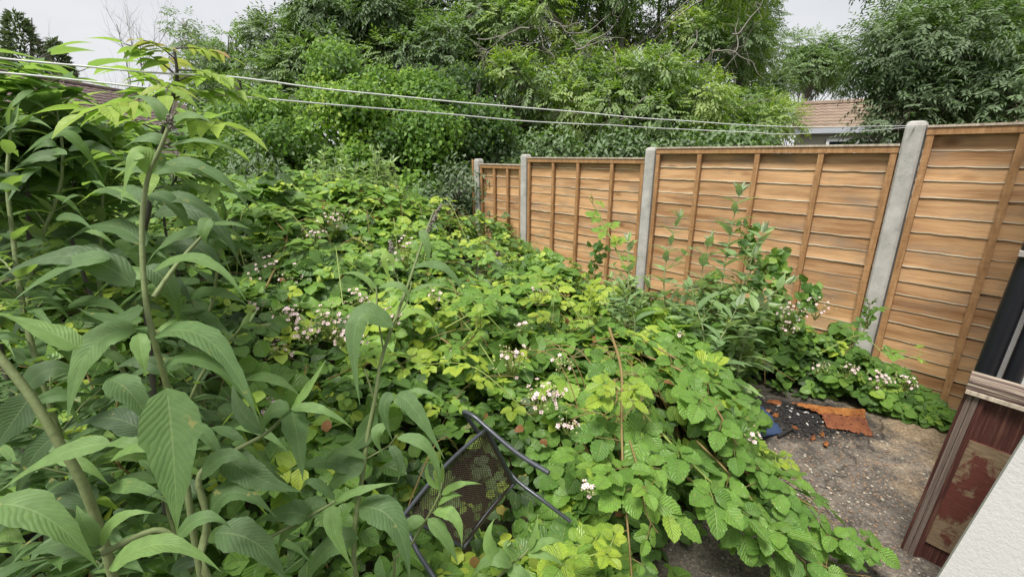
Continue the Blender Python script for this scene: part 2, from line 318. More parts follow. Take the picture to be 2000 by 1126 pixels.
def patio_mat():
    m, t = newmat('old_concrete'); ob = coords(t)
    big = noisetex(t, ob, 1.3, 4, .6, .3); mid = noisetex(t, ob, 7, 6, .7); fine = noisetex(t, ob, 60, 5, .75)
    vo = nd(t, 'ShaderNodeTexVoronoi'); vo.inputs['Scale'].default_value = 75; t.links.new(ob, vo.inputs['Vector'])
    stone = ramp(t, vo.outputs['Distance'], [(.25, (1,) * 3), (.42, (0,) * 3)]); sel = ramp(t, nd_color(t, vo), [(.5, (0,) * 3), (.62, (1,) * 3)])
    stone = math_(t, 'MULTIPLY', stone, sel)
    grey = ramp(t, mid, [(.3, (.06, .053, .046)), (.55, (.145, .125, .105)), (.8, (.29, .25, .20))])
    tan = ramp(t, mid, [(.3, (.15, .11, .07)), (.55, (.26, .195, .125)), (.8, (.37, .29, .2))])
    # bare worn concrete towards the house, mossy grey elsewhere (a stain with its own outline)
    sx = nd(t, 'ShaderNodeSeparateXYZ'); t.links.new(ob, sx.inputs[0])
    grad = math_(t, 'ADD', math_(t, 'MULTIPLY', math_(t, 'SUBTRACT', sx.outputs[0], 1.98), 1.3), math_(t, 'MULTIPLY', math_(t, 'SUBTRACT', big, .5), 3.2))
    grad = math_(t, 'ADD', grad, math_(t, 'MULTIPLY', math_(t, 'SUBTRACT', mid, .5), 1.2))
    base = mixc(t, ramp(t, grad, [(.2, (0,) * 3), (.65, (1,) * 3)]), grey, tan)
    base = mixc(t, math_(t, 'MULTIPLY', stone, .75), base, ramp(t, nd_color(t, vo), [(.5, (.34, .27, .19)), (.8, (.24, .18, .12)), (1, (.42, .38, .32))]))
    base = mixc(t, .75, base, ramp(t, fine, [(.35, (.25,) * 3), (.6, (1.2,) * 3)]), 'MULTIPLY')
    # soot around the fire spot
    dx = math_(t, 'SUBTRACT', sx.outputs[0], float(FIRE[0])); dy = math_(t, 'SUBTRACT', sx.outputs[1], float(FIRE[1]))
    rr = math_(t, 'SQRT', math_(t, 'ADD', math_(t, 'MULTIPLY', dx, dx), math_(t, 'MULTIPLY', math_(t, 'MULTIPLY', dy, dy), 1.5)))
    rr = math_(t, 'ADD', rr, math_(t, 'MULTIPLY', math_(t, 'SUBTRACT', mid, .5), .7))
    base = mixc(t, ramp(t, rr, [(.2, (.95,) * 3), (.52, (0,) * 3)]), base, (.022, .02, .019))
    # cracks
    vc = nd(t, 'ShaderNodeTexVoronoi', feature='DISTANCE_TO_EDGE'); vc.inputs['Scale'].default_value = .62
    wv = nd(t, 'ShaderNodeVectorMath', operation='ADD'); t.links.new(ob, wv.inputs[0])
    nn = nd(t, 'ShaderNodeTexNoise'); nn.inputs['Scale'].default_value = 7; t.links.new(ob, nn.inputs[0])
    sc_ = nd(t, 'ShaderNodeVectorMath', operation='SCALE'); sc_.inputs['Scale'].default_value = .38; t.links.new(nn.outputs['Color'], sc_.inputs[0])
    t.links.new(sc_.outputs[0], wv.inputs[1]); t.links.new(wv.outputs[0], vc.inputs['Vector'])
    crk = ramp(t, vc.outputs['Distance'], [(.0, (1,) * 3), (.010, (0,) * 3)])
    base = mixc(t, math_(t, 'MULTIPLY', crk, .5), base, (.03, .025, .02))
    h = math_(t, 'ADD', math_(t, 'MULTIPLY', fine, .6), math_(t, 'SUBTRACT', math_(t, 'MULTIPLY', stone, .5), math_(t, 'MULTIPLY', crk, 2.)))
    finish(t, base, .9, math_(t, 'ADD', h, math_(t, 'MULTIPLY', mid, 1.5)), .8, .006, spec=.2); return m
FIRE = hit(1560, 815, .0)
M['patio'] = patio_mat()
def soil_mat():
    m, t = newmat('leaf_litter_soil'); ob = coords(t); a = noisetex(t, ob, 3, 6, .7); b = noisetex(t, ob, 40, 5, .7)
    base = mixc(t, b, ramp(t, a, [(.3, (.02, .018, .012)), (.7, (.055, .045, .03))]), ramp(t, a, [(.3, (.03, .045, .015)), (.7, (.10, .08, .045))]))
    finish(t, base, .95, b, .8, .02, spec=.1); return m
M['soil'] = soil_mat()
def render_wall(name, c, scale=60):
    m, t = newmat(name); ob = coords(t); a = noisetex(t, ob, 2.2, 5); b = noisetex(t, ob, scale, 6, .75)
    base = mixc(t, ramp(t, a, [(.4, (0,) * 3), (.75, (.35,) * 3)]), c, tuple(q * .8 for q in c))
    finish(t, base, .85, b, .5, .006, spec=.2); return m
M['white'] = render_wall('white_render', (.58, .57, .555)); M['cream'] = render_wall('pale_render', (.50, .46, .40), 30); M['pink'] = render_wall('cream_render', (.6, .52, .42), 30)
def tile_mat(name, a, b):
    m, t = newmat(name); ob = coords(t); n = noisetex(t, ob, 3, 5, .7); f = noisetex(t, ob, 30, 4)
    finish(t, mixc(t, .5, ramp(t, n, [(.3, a), (.7, b)]), ramp(t, f, [(.3, a), (.7, b)])), .85, f, .4, .01, spec=.2); return m
M['tiles'] = tile_mat('clay_roof_tiles', (.15, .11, .085), (.31, .235, .18)); M['tiles_dark'] = tile_mat('dark_roof_tiles', (.07, .05, .045), (.17, .125, .115))
def rust_mat():
    m, t = newmat('rusty_sheet'); ob = coords(t); a = noisetex(t, ob, 9, 6, .7, .6); b = noisetex(t, ob, 90, 4, .7); at = attr(t)
    org = ramp(t, a, [(.25, (.12, .03, .012)), (.45, (.28, .10, .025)), (.65, (.42, .19, .05))]); brn = ramp(t, a, [(.3, (.09, .028, .018)), (.7, (.26, .09, .045))])
    base = mixc(t, at, org, brn)
    vo = nd(t, 'ShaderNodeTexVoronoi'); vo.inputs['Scale'].default_value = 22; t.links.new(ob, vo.inputs['Vector'])
    base = mixc(t, math_(t, 'MULTIPLY', ramp(t, vo.outputs['Distance'], [(.13, (1,) * 3), (.2, (0,) * 3)]), .75), base, (.04, .015, .01))
    base = mixc(t, .5, base, ramp(t, b, [(.3, (.5,) * 3), (.7, (1.1,) * 3)]), 'MULTIPLY')
    finish(t, base, .85, b, .7, .004, .1, .3); return m
M['rust'] = rust_mat()
M['char'] = plain('charred_wood', (.022, .021, .021), .75, var=.5, scale=60, bstr=.8); M['ashwhite'] = plain('ash_fragments', (.42, .40, .38), .9, scale=60)
M['blue'] = plain('blue_plastic_sheet', (.028, .05, .11), .4, var=.45, scale=12, bstr=.8)
M['stone'] = plain('pale_pebbles', (.36, .32, .26), .9, scale=90); M['stone_brown'] = plain('brown_pebbles', (.22, .15, .10), .9, scale=90)
def maroon_mat():
    m, t = newmat('maroon_stained_timber'); ob = coords(t); uv = coords(t, 'UV')
    g = noisetex(t, mapping(t, uv, (70, 2.2, 1)), 1.5, 5, .7); b = noisetex(t, mapping(t, uv, (18, 2, 1)), 1.2, 4)
    base = ramp(t, g, [(.28, (.022, .009, .008)), (.5, (.07, .022, .018)), (.72, (.17, .085, .06))])
    base = mixc(t, ramp(t, b, [(.55, (0,) * 3), (.75, (.5,) * 3)]), base, (.14, .075, .055))
    finish(t, base, .5, g, .7, .004, spec=.4); return m
M['maroon'] = maroon_mat()
def peel_mat():
    m, t = newmat('peeling_red_plywood'); uv = coords(t, 'UV')
    a = noisetex(t, mapping(t, uv, (9, 5, 1), loc=(1.7, .4, 0)), 1.25, 6, .62, .5); g = noisetex(t, mapping(t, uv, (20, 180, 1), rot=(0, 0, .25)), 1.1, 5, .7)
    sx = nd(t, 'ShaderNodeSeparateXYZ'); t.links.new(uv, sx.inputs[0])
    f = math_(t, 'ADD', a, math_(t, 'MULTIPLY', math_(t, 'ABSOLUTE', sx.outputs[1]), .75)); f = math_(t, 'ADD', f, math_(t, 'MULTIPLY', sx.outputs[0], -.55))
    f = math_(t, 'ADD', f, math_(t, 'MULTIPLY', math_(t, 'SUBTRACT', g, .5), .12))
    wood = ramp(t, g, [(.3, (.11, .065, .04)), (.55, (.23, .165, .10)), (.8, (.34, .26, .17))]); red = ramp(t, g, [(.3, (.075, .02, .015)), (.7, (.15, .045, .032))])
    k = ramp(t, f, [(.60, (0,) * 3), (.68, (1,) * 3)])
    finish(t, mixc(t, k, red, wood), .6, math_(t, 'SUBTRACT', g, k), .4, .003); return m
M['peel'] = peel_mat()
def grey_timber():
    m, t = newmat('grey_weathered_timber'); uv = coords(t, 'UV'); ob = coords(t)
    g = noisetex(t, mapping(t, uv, (130, 2, 1)), 1.3, 5, .75)
    finish(t, ramp(t, g, [(.3, (.06, .042, .035)), (.5, (.14, .10, .08)), (.75, (.27, .22, .18))]), .75, g, .8, .004); return m
M['greywood'] = grey_timber()
def layer_mat():
    m, t = newmat('split_end_grain'); ob = coords(t); uv = coords(t, 'UV')
    g = noisetex(t, mapping(t, uv, (2.0, 75, 1), rot=(0, 0, .04)), 1.6, 4, .6, .2)
    finish(t, ramp(t, g, [(.40, (.035, .018, .016)), (.5, (.14, .095, .075)), (.58, (.36, .30, .23)), (.75, (.52, .46, .37))]), .8, g, .9, .006); return m
M['layers'] = layer_mat()

# ---------------------------------------------------------------- ground and patio
g = MB()
gx = np.linspace(-1, 1, 60); gx = np.sign(gx) * np.abs(gx) ** 3 * 400
X, Y = np.meshgrid(gx, gx + 0); Z = np.full_like(X, -.12) + .03 * np.sin(X * 1.7) * np.cos(Y * 1.3) * (np.hypot(X, Y) < 30)
idx = np.arange(3600).reshape(60, 60)
g.add(np.stack([X, Y, Z], -1), np.stack([idx[:-1, :-1], idx[:-1, 1:], idx[1:, 1:], idx[1:, :-1]], -1).reshape(-1, 4))
tag(g.build('ground', M['soil'], smooth=True), kind='structure')

DV = np.array([-.659, .752, 0]); DV /= np.linalg.norm(DV); NV = np.array([DV[1] * -1, DV[0], 0]); UPV = np.array([0, 0, 1.])   # fence run, fence face normal
F0 = np.array([2.94, 2.81, 0])
def fp(t, z=0, off=0): return F0 + DV * t + NV * off + UPV * z
# patio: grid with a gentle relief, clipped by its outline
pg = MB(); n = 150
us = np.linspace(.36, 4.4, n); vs = np.linspace(-.6, 3.6, n)
X, Y = np.meshgrid(us, vs)
Z = np.array([[mnoise.noise(Vector((x * 1.3, y * 1.3, 2))) * .012 + mnoise.noise(Vector((x * 9, y * 9, 5))) * .004 + mnoise.noise(Vector((x * 28, y * 28, 5))) * .002 for x in us] for y in vs])
lim = lambda x, y: ((x - F0[0]) * NV[0] + (y - F0[1]) * NV[1] > .10) & (y < 2.25 + (x - .36) * .95)
ok = lim(X, Y); idx = np.arange(n * n).reshape(n, n)
q = np.stack([idx[:-1, :-1], idx[:-1, 1:], idx[1:, 1:], idx[1:, :-1]], -1).reshape(-1, 4)
okf = ok.ravel()[q].all(1); pg.add(np.stack([X, Y, Z], -1), q[okf])
# slab edge
pg.add([(.36, -.6, 0), (.36, 2.25, 0), (.36, 2.25, -.14), (.36, -.6, -.14)], [(0, 1, 2, 3)])
tag(pg.build('patio', M['patio'], smooth=True), kind='structure')

# ---------------------------------------------------------------- fence
PANELS = [(-1.45, .36, 1.895, 'panel'), (.48, 2.30, 1.785, 'panel'), (2.42, 4.11, 1.69, 'panel'), (4.23, 5.10, 1.60, 'panel')]
POSTS = [(.42, 1.925), (2.36, 1.785), (4.17, 1.725), (5.165, 1.665)]
FL = [('timber fence panel nearest the camera, beside the black downpipe', 3), ('wide timber fence panel behind the tallest grey green bushes', 3),
      ('middle timber fence panel behind the tall bramble shoot', 3), ('short timber fence panel at the far end of the fence', 2)]
def fence_panel(t0, t1, top, label, nb):
    th = thing('timber_fence', label, 'fence panel', tuple(fp((t0 + t1) / 2, 0)), 'waney edge timber fence panels')
    b = MB(); H = 1.70; z1 = top - .045; z = top - 1.85; Lw = t1 - t0; k = 0
    while z < z1 - .05:
        h = random.uniform(.088, .128); h = min(h, z1 - z); nn = 80; tt = np.linspace(0, Lw, nn); sd = random.random() * 50
        wob = np.array([mnoise.noise(Vector((x * 2.2, sd, 0))) * .006 + mnoise.noise(Vector((x * 14, sd, 3))) * .005 for x in tt])
        bow = np.array([mnoise.noise(Vector((x * 1.2, sd, 9))) * .004 for x in tt])
        lo = z + wob; hi = np.full(nn, min(z + h + .022, z1))
        base = F0 + DV * t0; lip = np.array([.003 + .007 * max(0, mnoise.noise(Vector((x * 5, sd, 31))) + .35) for x in tt])
        rows = []
        tilt = .0085 + random.uniform(-.003, .003)
        offs = [(lo, tilt - .006, 0.), (lo, tilt - .001, .001), (lo + lip, tilt, .0065), (lo + .03, tilt - .003, .03), (hi, .0 , h)]
        for zz, of, vv in offs:
            rows.append(base + DV * tt[:, None] + UPV * zz[:, None] + NV * (of + bow)[:, None])
        uvs = [np.stack([tt, np.full(nn, vv)], -1) for _, _, vv in offs]
        V = np.concatenate(rows); UV = np.concatenate(uvs); i = np.arange(nn - 1)
        f = np.concatenate([np.stack([r * nn + i, r * nn + i + 1, (r + 1) * nn + i + 1, (r + 1) * nn + i], -1) for r in range(len(rows) - 1)])
        b.add(V, f, UV, random.random())
        # back skin
        b.add(np.concatenate([base + DV * tt[:, None] + UPV * lo[:, None] + NV * (tilt - .006 + bow)[:, None], base + DV * tt[:, None] + UPV * hi[:, None] - NV * .008 + NV * bow[:, None]]),
              np.stack([i, i + nn, i + nn + 1, i + 1], -1), np.concatenate([np.stack([tt, np.full(nn, .02)], -1), np.stack([tt, np.full(nn, h)], -1)]), random.random())
        z += h; k += 1
    b.build('boards', M['board'], th)
    zb = top - 1.85
    xs = [.022] + [Lw * (i + 1) / (nb + 1) + random.uniform(-.03, .03) for i in range(nb)] + [Lw - .022]
    for x in xs:
        m_ = MB().box(fp(t0 + x, (zb + top - .055) / 2, .036), DV, NV, UPV, .0185, .013, (top - .055 - zb) / 2 - .001)
        m_.build('batten', M['batten'], th)
    MB().box(fp((t0 + t1) / 2, top - .036, .038), DV, NV, UPV, Lw / 2, .015, .022).build('top_rail', M['batten'], th)
    MB().box(fp((t0 + t1) / 2, top - .007, .018), DV, NV, UPV, Lw / 2 + .002, .042, .007).build('capping', M['capwood'], th)
    # gravel board
    gb = MB().box(fp((t0 + t1) / 2, zb - .08, .005), DV, NV, UPV, Lw / 2 + .01, .022, .082)
    gb.build('gravel_board', M['cpost'], th)
for (t0, t1, top, _), (lab, nb) in zip(PANELS, FL): fence_panel(t0, t1, top, lab, nb)
# the last panel's far end, seen edge on past the end post
PL = ['concrete fence post nearest the camera, with washing lines tied to it', 'concrete fence post between the wide and the middle panel',
      'slim far concrete fence post between middle and short panel', 'last concrete fence post at the far end of the fence']
for (t, top), lab in zip(POSTS, PL):
    p = MB(); w_, d_ = .052, .055; c = .012
    prof = [(-w_ + c, -d_), (w_ - c, -d_), (w_, -d_ + c), (w_, d_ - c), (w_ - c, d_), (-w_ + c, d_), (-w_, d_ - c), (-w_, -d_ + c)]
    lv = [(-.3, 1), (top - .03, 1), (top - .008, .88), (top, .6)]
    V = []; 
    zs = []
    for z, s_ in lv:
        for x, y in prof: V.append(fp(t, z, .018) + DV * x * s_ + NV * y * s_)
    f = [(r * 8 + i, r * 8 + (i + 1) % 8, (r + 1) * 8 + (i + 1) % 8, (r + 1) * 8 + i) for r in range(3) for i in range(8)]
    p.add(V, f); p.add(V[-8:], [tuple(range(8))])
    o = p.build('fence_post', M['cpost'], loc=tuple(fp(t, 0)))
    tag(o, lab, 'fence post', 'concrete fence posts')
bt = MB().box(fp(5.245, .75, .02), DV, NV, UPV, .02, .05, .905); tag(bt.build('timber_stake', M['batten'], loc=tuple(fp(5.245))), 'narrow timber stake behind the last concrete fence post', 'stake')

# ---------------------------------------------------------------- washing lines
def line(pts, lab):
    pa = smooth_path(pts, 60); pa[1:-1, 2] += np.interp(np.arange(len(pa) - 2), np.linspace(0, len(pa), 24), R.normal(0, .0018, 24))
    tag(MB().tube(pa, .0023, 6).build('washing_line', M['line'], smooth=True), lab, 'washing line', 'washing lines across the garden')
dep = [1.45, 1.75, 1.98, 2.16, 2.62, 3.02, 3.15, 3.2]
ld = lambda x: 1 / (1.05 - .000412 * x)
l1 = [P(x, y, ld(x)) for x, y in ((-300, 84), (0, 113), (300, 141), (515, 157), (650, 176), (1000, 208), (1300, 233), (1560, 247))] + [fp(.42, 1.895, .075)]
l2 = [P(x, y, ld(x) + .02) for x, y in ((-300, 105), (0, 139), (330, 176), (500, 190), (1000, 234), (1250, 248), (1450, 258), (1580, 261))] + [fp(.42, 1.885, .08)]
line(l1, 'upper white washing line with a kink, tied to the near fence post'); line(l2, 'lower white washing line sagging to the near fence post')

# ---------------------------------------------------------------- house side: white walls, downpipe, boxed timber
ax = -DV
def wallbox(name, c0, length, thick, z0, z1, lab, lean=0.):
    c = np.array([c0[0], c0[1], 0]) + ax * length / 2 - NV * thick / 2 + UPV * (z0 + z1) / 2
    tag(MB().box(c, ax, NV, UPV + ax * lean, length / 2, thick / 2, (z1 - z0) / 2).build(name, M['white'], loc=(c0[0], c0[1], 0)), lab, 'wall')
wallbox('rendered_wall', (2.52, 2.12), 2.2, .25, -.1, 3.2, 'white rendered house wall behind the black downpipe')
wallbox('rendered_pier', (1.512, 1.165), .9, .04, -.1, 1.62, 'near white rendered wall in the bottom right corner', .12)
dp = thing('downpipe', 'black plastic downpipe on the white house wall', 'downpipe', (2.36, 2.1, 0))
pa_, pb_ = np.array([2.405, 2.10, 0]), np.array([2.467, 2.03, 0])
MB().tube([pa_ + UPV * -.05, pa_ + ax * .08 + UPV * 2, pa_ + ax * .124 + UPV * 3.1], .042, 20).build('pipe', M['pipe'], dp, True)
MB().tube([pb_ + UPV * -.05, pb_ + ax * .08 + UPV * 2, pb_ + ax * .124 + UPV * 3.1], .034, 20).build('pipe', M['pipe'], dp, True)
MB().box(np.array([2.43, 2.07, 1.27]) + ax * .055, ax, NV, UPV, .085, .058, .012).build('clip', M['clip'], dp)

TB = np.array([1.765, 1.615, -.055])
tb = thing('boxed_timber_post', 'maroon timber box post with weathered cap beside the white wall', 'timber post', tuple(TB))
from mathutils import Quaternion
tb.rotation_mode = 'QUATERNION'; tb.rotation_quaternion = Quaternion(Vector(NV), -.055 if Vector(NV).cross(Vector((0, 0, 1))).dot(Vector(ax)) < 0 else .055)
tb.location = tuple(TB - ax * .05)
def tbp(s_, z, off=0): return TB + ax * s_ + UPV * z + NV * off
MB().box(tbp(.30, .40, -.06), ax, UPV, NV, .28, .49, .05).build('body_panel', M['maroon'], tb)
# grooved corner stile in four ribs
for i in range(3):
    MB().box(tbp(.010 + i * .0185, .40, -.05 + (.003 if i % 2 else 0)), ax, UPV, NV, .0085, .489, .056).build('stile_rib', M['greywood' if i < 2 else 'maroon'], tb)
MB().box(tbp(-.003, .42, -.05), ax, UPV, NV, .004, .468, .045).build('stile_backing', M['maroon'], tb)
MB().box(tbp(.205, .42, -.004), ax, UPV, NV, .155, .265, .004).build('plywood_patch', M['peel'], tb)
cp = MB().box(tbp(.29, .912, -.045), ax, NV, UPV, .30, .062, .019); cp.build('cap', M['layers'], tb)
MB().box(tbp(.285, .885, -.042), ax, NV, UPV, .292, .066, .0078).build('cap_moulding', M['capwood'], tb)

# ---------------------------------------------------------------- fire remains on the patio
def sheet(name, pxs, z0, mat, lab, cat, th=.004, tints=None, lift=None, loc=None):
    pts = [hit(x, y, z0) for x, y in pxs]; nn = len(pts); m_ = MB(); V = []
    for i, p_ in enumerate(pts):
        if lift is not None: p_[2] += lift[i]
    top = np.array(pts); bot = top - np.array([0, 0, th])
    m_.add(top, [tuple(range(nn))][::-1], None, tints if tints is not None else .3); m_.add(bot, [tuple(range(nn))[::-1]])
    for i in range(nn):
        j = (i + 1) % nn; m_.add([top[i], bot[i], bot[j], top[j]], [(0, 1, 2, 3)])
    return tag(m_.build(name, mat), lab, cat)
# rusty sheet: a warped grid with ragged left edge and a folded front strip
def rusty():
    A, B_, C_, D_ = hit(1543, 785, .05), hit(1690, 800, .035), hit(1706, 850, .015), hit(1615, 832, .02)
    Am, Bm = hit(1602, 806, .035), hit(1690, 815, .045)
    m_ = MB(); nu_, nv_ = 26, 12
    for (a, b, c, d, tn, rag) in ((A, B_, Bm, Am, 0.05, True), (Am, Bm, C_, D_, .85, False)):
        V = []; T_ = []
        for i in range(nv_):
            for j in range(nu_):
                s_, t_ = j / (nu_ - 1), i / (nv_ - 1)
                p_ = (a * (1 - s_) + b * s_) * (1 - t_) + (d * (1 - s_) + c * s_) * t_
                jt = mnoise.noise(Vector((j * .9, i * .8, tn))) * .012
                if j == 0: p_ = p_ + (b - a) * (jt * 3 + random.uniform(-.02, .02))
                p_ = p_ + np.array([0, 0, jt * .8 + .004 * math.sin(s_ * 9 + t_ * 4)])
                V.append(p_); T_.append(np.clip(tn + jt * 20, 0, 1))
        ix = np.arange(nu_ * nv_).reshape(nv_, nu_); q_ = np.stack([ix[:-1, :-1], ix[1:, :-1], ix[1:, 1:], ix[:-1, 1:]], -1).reshape(-1, 4)
        m_.add(V, q_, None, T_); m_.add(np.array(V) - [0, 0, .004], q_[:, ::-1], None, T_)
        per = list(ix[0]) + list(ix[1:, -1]) + list(ix[-1, ::-1][1:]) + list(ix[::-1, 0][1:-1]); V = np.array(V)
        for k in range(len(per)):
            p0, p1 = V[per[k]], V[per[(k + 1) % len(per)]]; m_.add([p0, p1, p1 - [0, 0, .004], p0 - [0, 0, .004]], [(0, 1, 2, 3)], None, .9)
    tag(m_.build('rusty_metal_sheet', M['rust'], loc=tuple(A)), 'orange rusty metal sheet lying on the burnt patch of patio', 'metal sheet')
rusty()
def flake(px, py, sx, name, mat, lab, cat, n_=9, z=.02, tn=.1, grp=None):
    c = hit(px, py, z); an = np.sort(R.uniform(0, 6.28, n_)); r_ = sx * R.uniform(.55, 1.1, n_)
    th_ = R.uniform(0, 3.1); e = R.uniform(.4, .8); x = r_ * np.cos(an); y = r_ * np.sin(an) * e
    V = np.stack([c[0] + x * math.cos(th_) - y * math.sin(th_), c[1] + x * math.sin(th_) + y * math.cos(th_), c[2] + R.normal(0, .006, n_)], -1)
    V = np.vstack([V, [c + [0, 0, .012]]]); b_ = V - [0, 0, .006]; m_ = MB(); i = np.arange(n_)
    m_.add(V, np.stack([i, (i + 1) % n_, np.full(n_, n_)], -1), None, tn); m_.add(b_, np.stack([(i + 1) % n_, i, np.full(n_, n_)], -1), None, tn)
    for k in range(n_): m_.add([V[k], b_[k], b_[(k + 1) % n_], V[(k + 1) % n_]], [(0, 1, 2, 3)], None, tn)
    return tag(m_.build(name, mat, loc=tuple(c)), lab, cat, grp)
G_ = 'rusty flakes around the burnt patch'
for px, py, s_, lab in [(1512, 783, .07, 'long orange rust flake at the back of the burnt patch'), (1498, 801, .05, 'orange rust flake beside the blue plastic sheet'), (1515, 809, .035, 'small orange flake lying in the soot'),
                    (1588, 853, .035, 'brown rust flake in front of the charcoal'), (1614, 866, .04, 'rust flake lying nearest the camera'), (1552, 834, .028, 'small brown flake among charcoal lumps'),
                    (1606, 846, .03, 'rust flake just left of the big rusty sheet corner'), (1470, 783, .05, 'dull rust flake half under the bramble leaves')]:
    flake(px, py, s_, 'rust_flake', M['rust'], lab, 'rust flake', grp=G_, tn=R.uniform(0, .7))
# blue sheet crumpled
def blue():
    m_ = MB(); n_ = 16; a, b, c, d = hit(1430, 800, .05), hit(1488, 793, .04), hit(1530, 845, .01), hit(1460, 862, .03)
    V = []
    for i in range(n_):
        for j in range(n_):
            s_, t_ = j / (n_ - 1), i / (n_ - 1); p_ = (a * (1 - s_) + b * s_) * (1 - t_) + (d * (1 - s_) + c * s_) * t_
            V.append(p_ + np.array([0, 0, .03 * abs(mnoise.noise(Vector((s_ * 3.3, t_ * 3.3, 1)))) + .01 * mnoise.noise(Vector((s_ * 9, t_ * 9, 4)))]))
    ix = np.arange(n_ * n_).reshape(n_, n_); q_ = np.stack([ix[:-1, :-1], ix[1:, :-1], ix[1:, 1:], ix[:-1, 1:]], -1).reshape(-1, 4)
    m_.add(V, q_); m_.add(np.array(V) - [0, 0, .008], q_[:, ::-1])
    tag(m_.build('plastic_sheet', M['blue'], smooth=True, loc=tuple(a)), 'crumpled dark blue plastic sheet beside the burnt patch', 'plastic sheet')
blue()
def chunks(name, n_, c, sx, sy, s0, s1, mat, lab, cat, elong=2.5, z=.008):
    m_ = MB()
    cube = np.array([(-1,-1,-1),(1,-1,-1),(1,1,-1),(-1,1,-1),(-1,-1,1),(1,-1,1),(1,1,1),(-1,1,1)], float)
    fs = np.array([(0,3,2,1),(4,5,6,7),(0,1,5,4),(2,3,7,6),(1,2,6,5),(3,0,4,7)])
    for _ in range(n_):
        p_ = np.array([c[0] + R.normal(0, sx), c[1] + R.normal(0, sy), z]); 
        if not lim(p_[0], p_[1]) or abs(p_[0] - c[0]) > 2 * sx or abs(p_[1] - c[1]) > 2 * sy: continue
        s_ = R.uniform(s0, s1) ; a = R.uniform(0, 6.3); h = s_ * R.uniform(.3, .8)
        v = cube * [s_ * R.uniform(1, elong), s_, h] * R.uniform(.6, 1.15, (8, 3)); ca, sa = math.cos(a), math.sin(a)
        v = np.stack([v[:, 0] * ca - v[:, 1] * sa, v[:, 0] * sa + v[:, 1] * ca, v[:, 2] + h * .7], -1) + p_
        m_.add(v, fs, None, R.uniform())
    return tag(m_.build(name, mat), lab, cat, kind='stuff')
chunks('charcoal', 420, FIRE, .16, .11, .003, .010, M['char'], 'black charcoal and cinders scattered on the burnt patch', 'charcoal')
chunks('ash', 26, FIRE + [.0, .03, 0], .11, .08, .002, .006, M['ashwhite'], 'white ash fragments among the charcoal', 'ash', z=.016)
chunks('gravel', 380, (1.75, 2.0), .45, .5, .0018, .006, M['stone'], 'pale stone chips scattered over the concrete', 'gravel', 1.6, z=.0)
chunks('brown_gravel', 1300, (1.9, 2.1), .45, .5, .0018, .006, M['stone_brown'], 'brown grit scattered over the concrete', 'grit', 1.6, z=.0)
p0, p1 = hit(1520, 852, .02), hit(1548, 836, .025)
tag(MB().tube([p0, (p0 * .6 + p1 * .4) + [0, 0, .004], p1], [.009, .011, .008], 7).build('charred_stick', M['char'], loc=tuple(p0)), 'short charred stick in front of the blue plastic sheet', 'stick')

# ---------------------------------------------------------------- overturned mesh chair
ch = thing('mesh_chair', 'overturned black metal mesh garden chair half buried in leaves', 'chair', tuple(P(900, 980, 1.8)))
TL, TR, BR, BL = P(950, 837, 1.60), P(1005, 943, 1.78), P(906, 1068, 1.70), P(788, 1006, 1.52)
def bil(s_, t_): return (TL * (1 - s_) + BL * s_) * (1 - t_) + (TR * (1 - s_) + BR * s_) * t_   # s down the back, t across
cn = nrm(np.cross(BL - TL, TR - TL)); 
if cn[1] > 0: cn = -cn
def sag(s_, t_): return bil(s_, t_) - cn * .02 * math.sin(math.pi * s_) * 1.0 * (1 - t_ * .3)
ms_ = MB(); K = 30; asp = .8
for k in range(-K, 2 * K):
    for sgn in (1, -1):
        pts = []
        for q_ in np.linspace(0, 1, 15):
            s_ = q_; t_ = (k / K * 1.15 + sgn * (q_) * 1.25 - (0 if sgn > 0 else -0.))
            if 0 <= t_ <= 1: pts.append(sag(s_, t_))
        if len(pts) > 1: ms_.tube(pts, .0016, 4, False)
ms_.build('mesh_back', M['mesh'], ch)
e1 = [TL + cn * 0] + [sag(q_, 0) for q_ in np.linspace(0, 1, 9)]
MB().tube([sag(q_, 0) for q_ in np.linspace(0, 1, 12)], .0075, 10).build('frame_tube', M['iron'], ch, True)
MB().tube([sag(q_, 1) - cn * .0 for q_ in np.linspace(0, 1, 12)], .0075, 10).build('frame_tube', M['iron'], ch, True)
MB().tube([TL, TL * .5 + TR * .5, TR], .008, 8).build('frame_tube', M['iron'], ch, True)
MB().tube([BL, BL * .5 + BR * .5, BR], .007, 8).build('frame_tube', M['iron'], ch, True)
# mesh hem strips that darken the two short edges are real folded mesh
hem = MB()
for a, b, dd in ((TL, TR, BL - TL), (TR, BR, TL - TR), (BL, BR, TL - BL)):
    d_ = nrm(dd) * .014; hem.add([a, b, b + d_, a + d_], [(0, 1, 2, 3)]); hem.add([a - cn*.003, b - cn*.003, b + d_ - cn*.003, a + d_ - cn*.003], [(0, 3, 2, 1)])
hem.build('mesh_hem', M['mesh'], ch)
leg = smooth_path([P(940, 850, 1.66), P(918, 822, 1.63), P(906, 804, 1.60), P(925, 812, 1.57), P(955, 838, 1.54), P(1010, 884, 1.47), P(1072, 923, 1.40)], 30)
lg = MB().tube(leg, .0078, 10).build('leg', M['iron'], ch, True)
f_ = MB().tube([P(1070, 922, 1.402), P(1079, 927, 1.392)], .0135, 14); f_.build('foot_cap', M['rubber'], lg)
MB().tube(smooth_path([P(992, 918, 1.84), P(1015, 942, 1.8), P(1060, 976, 1.75), P(1115, 1018, 1.72)], 16), .0075, 10).build('leg', M['iron'], ch, True)
MB().tube(smooth_path([P(742, 968, 1.45), P(756, 992, 1.48), P(792, 1030, 1.5), P(815, 1076, 1.45), P(850, 1130, 1.38), P(880, 1180, 1.34)], 22), .0078, 10).build('leg', M['iron'], ch, True)

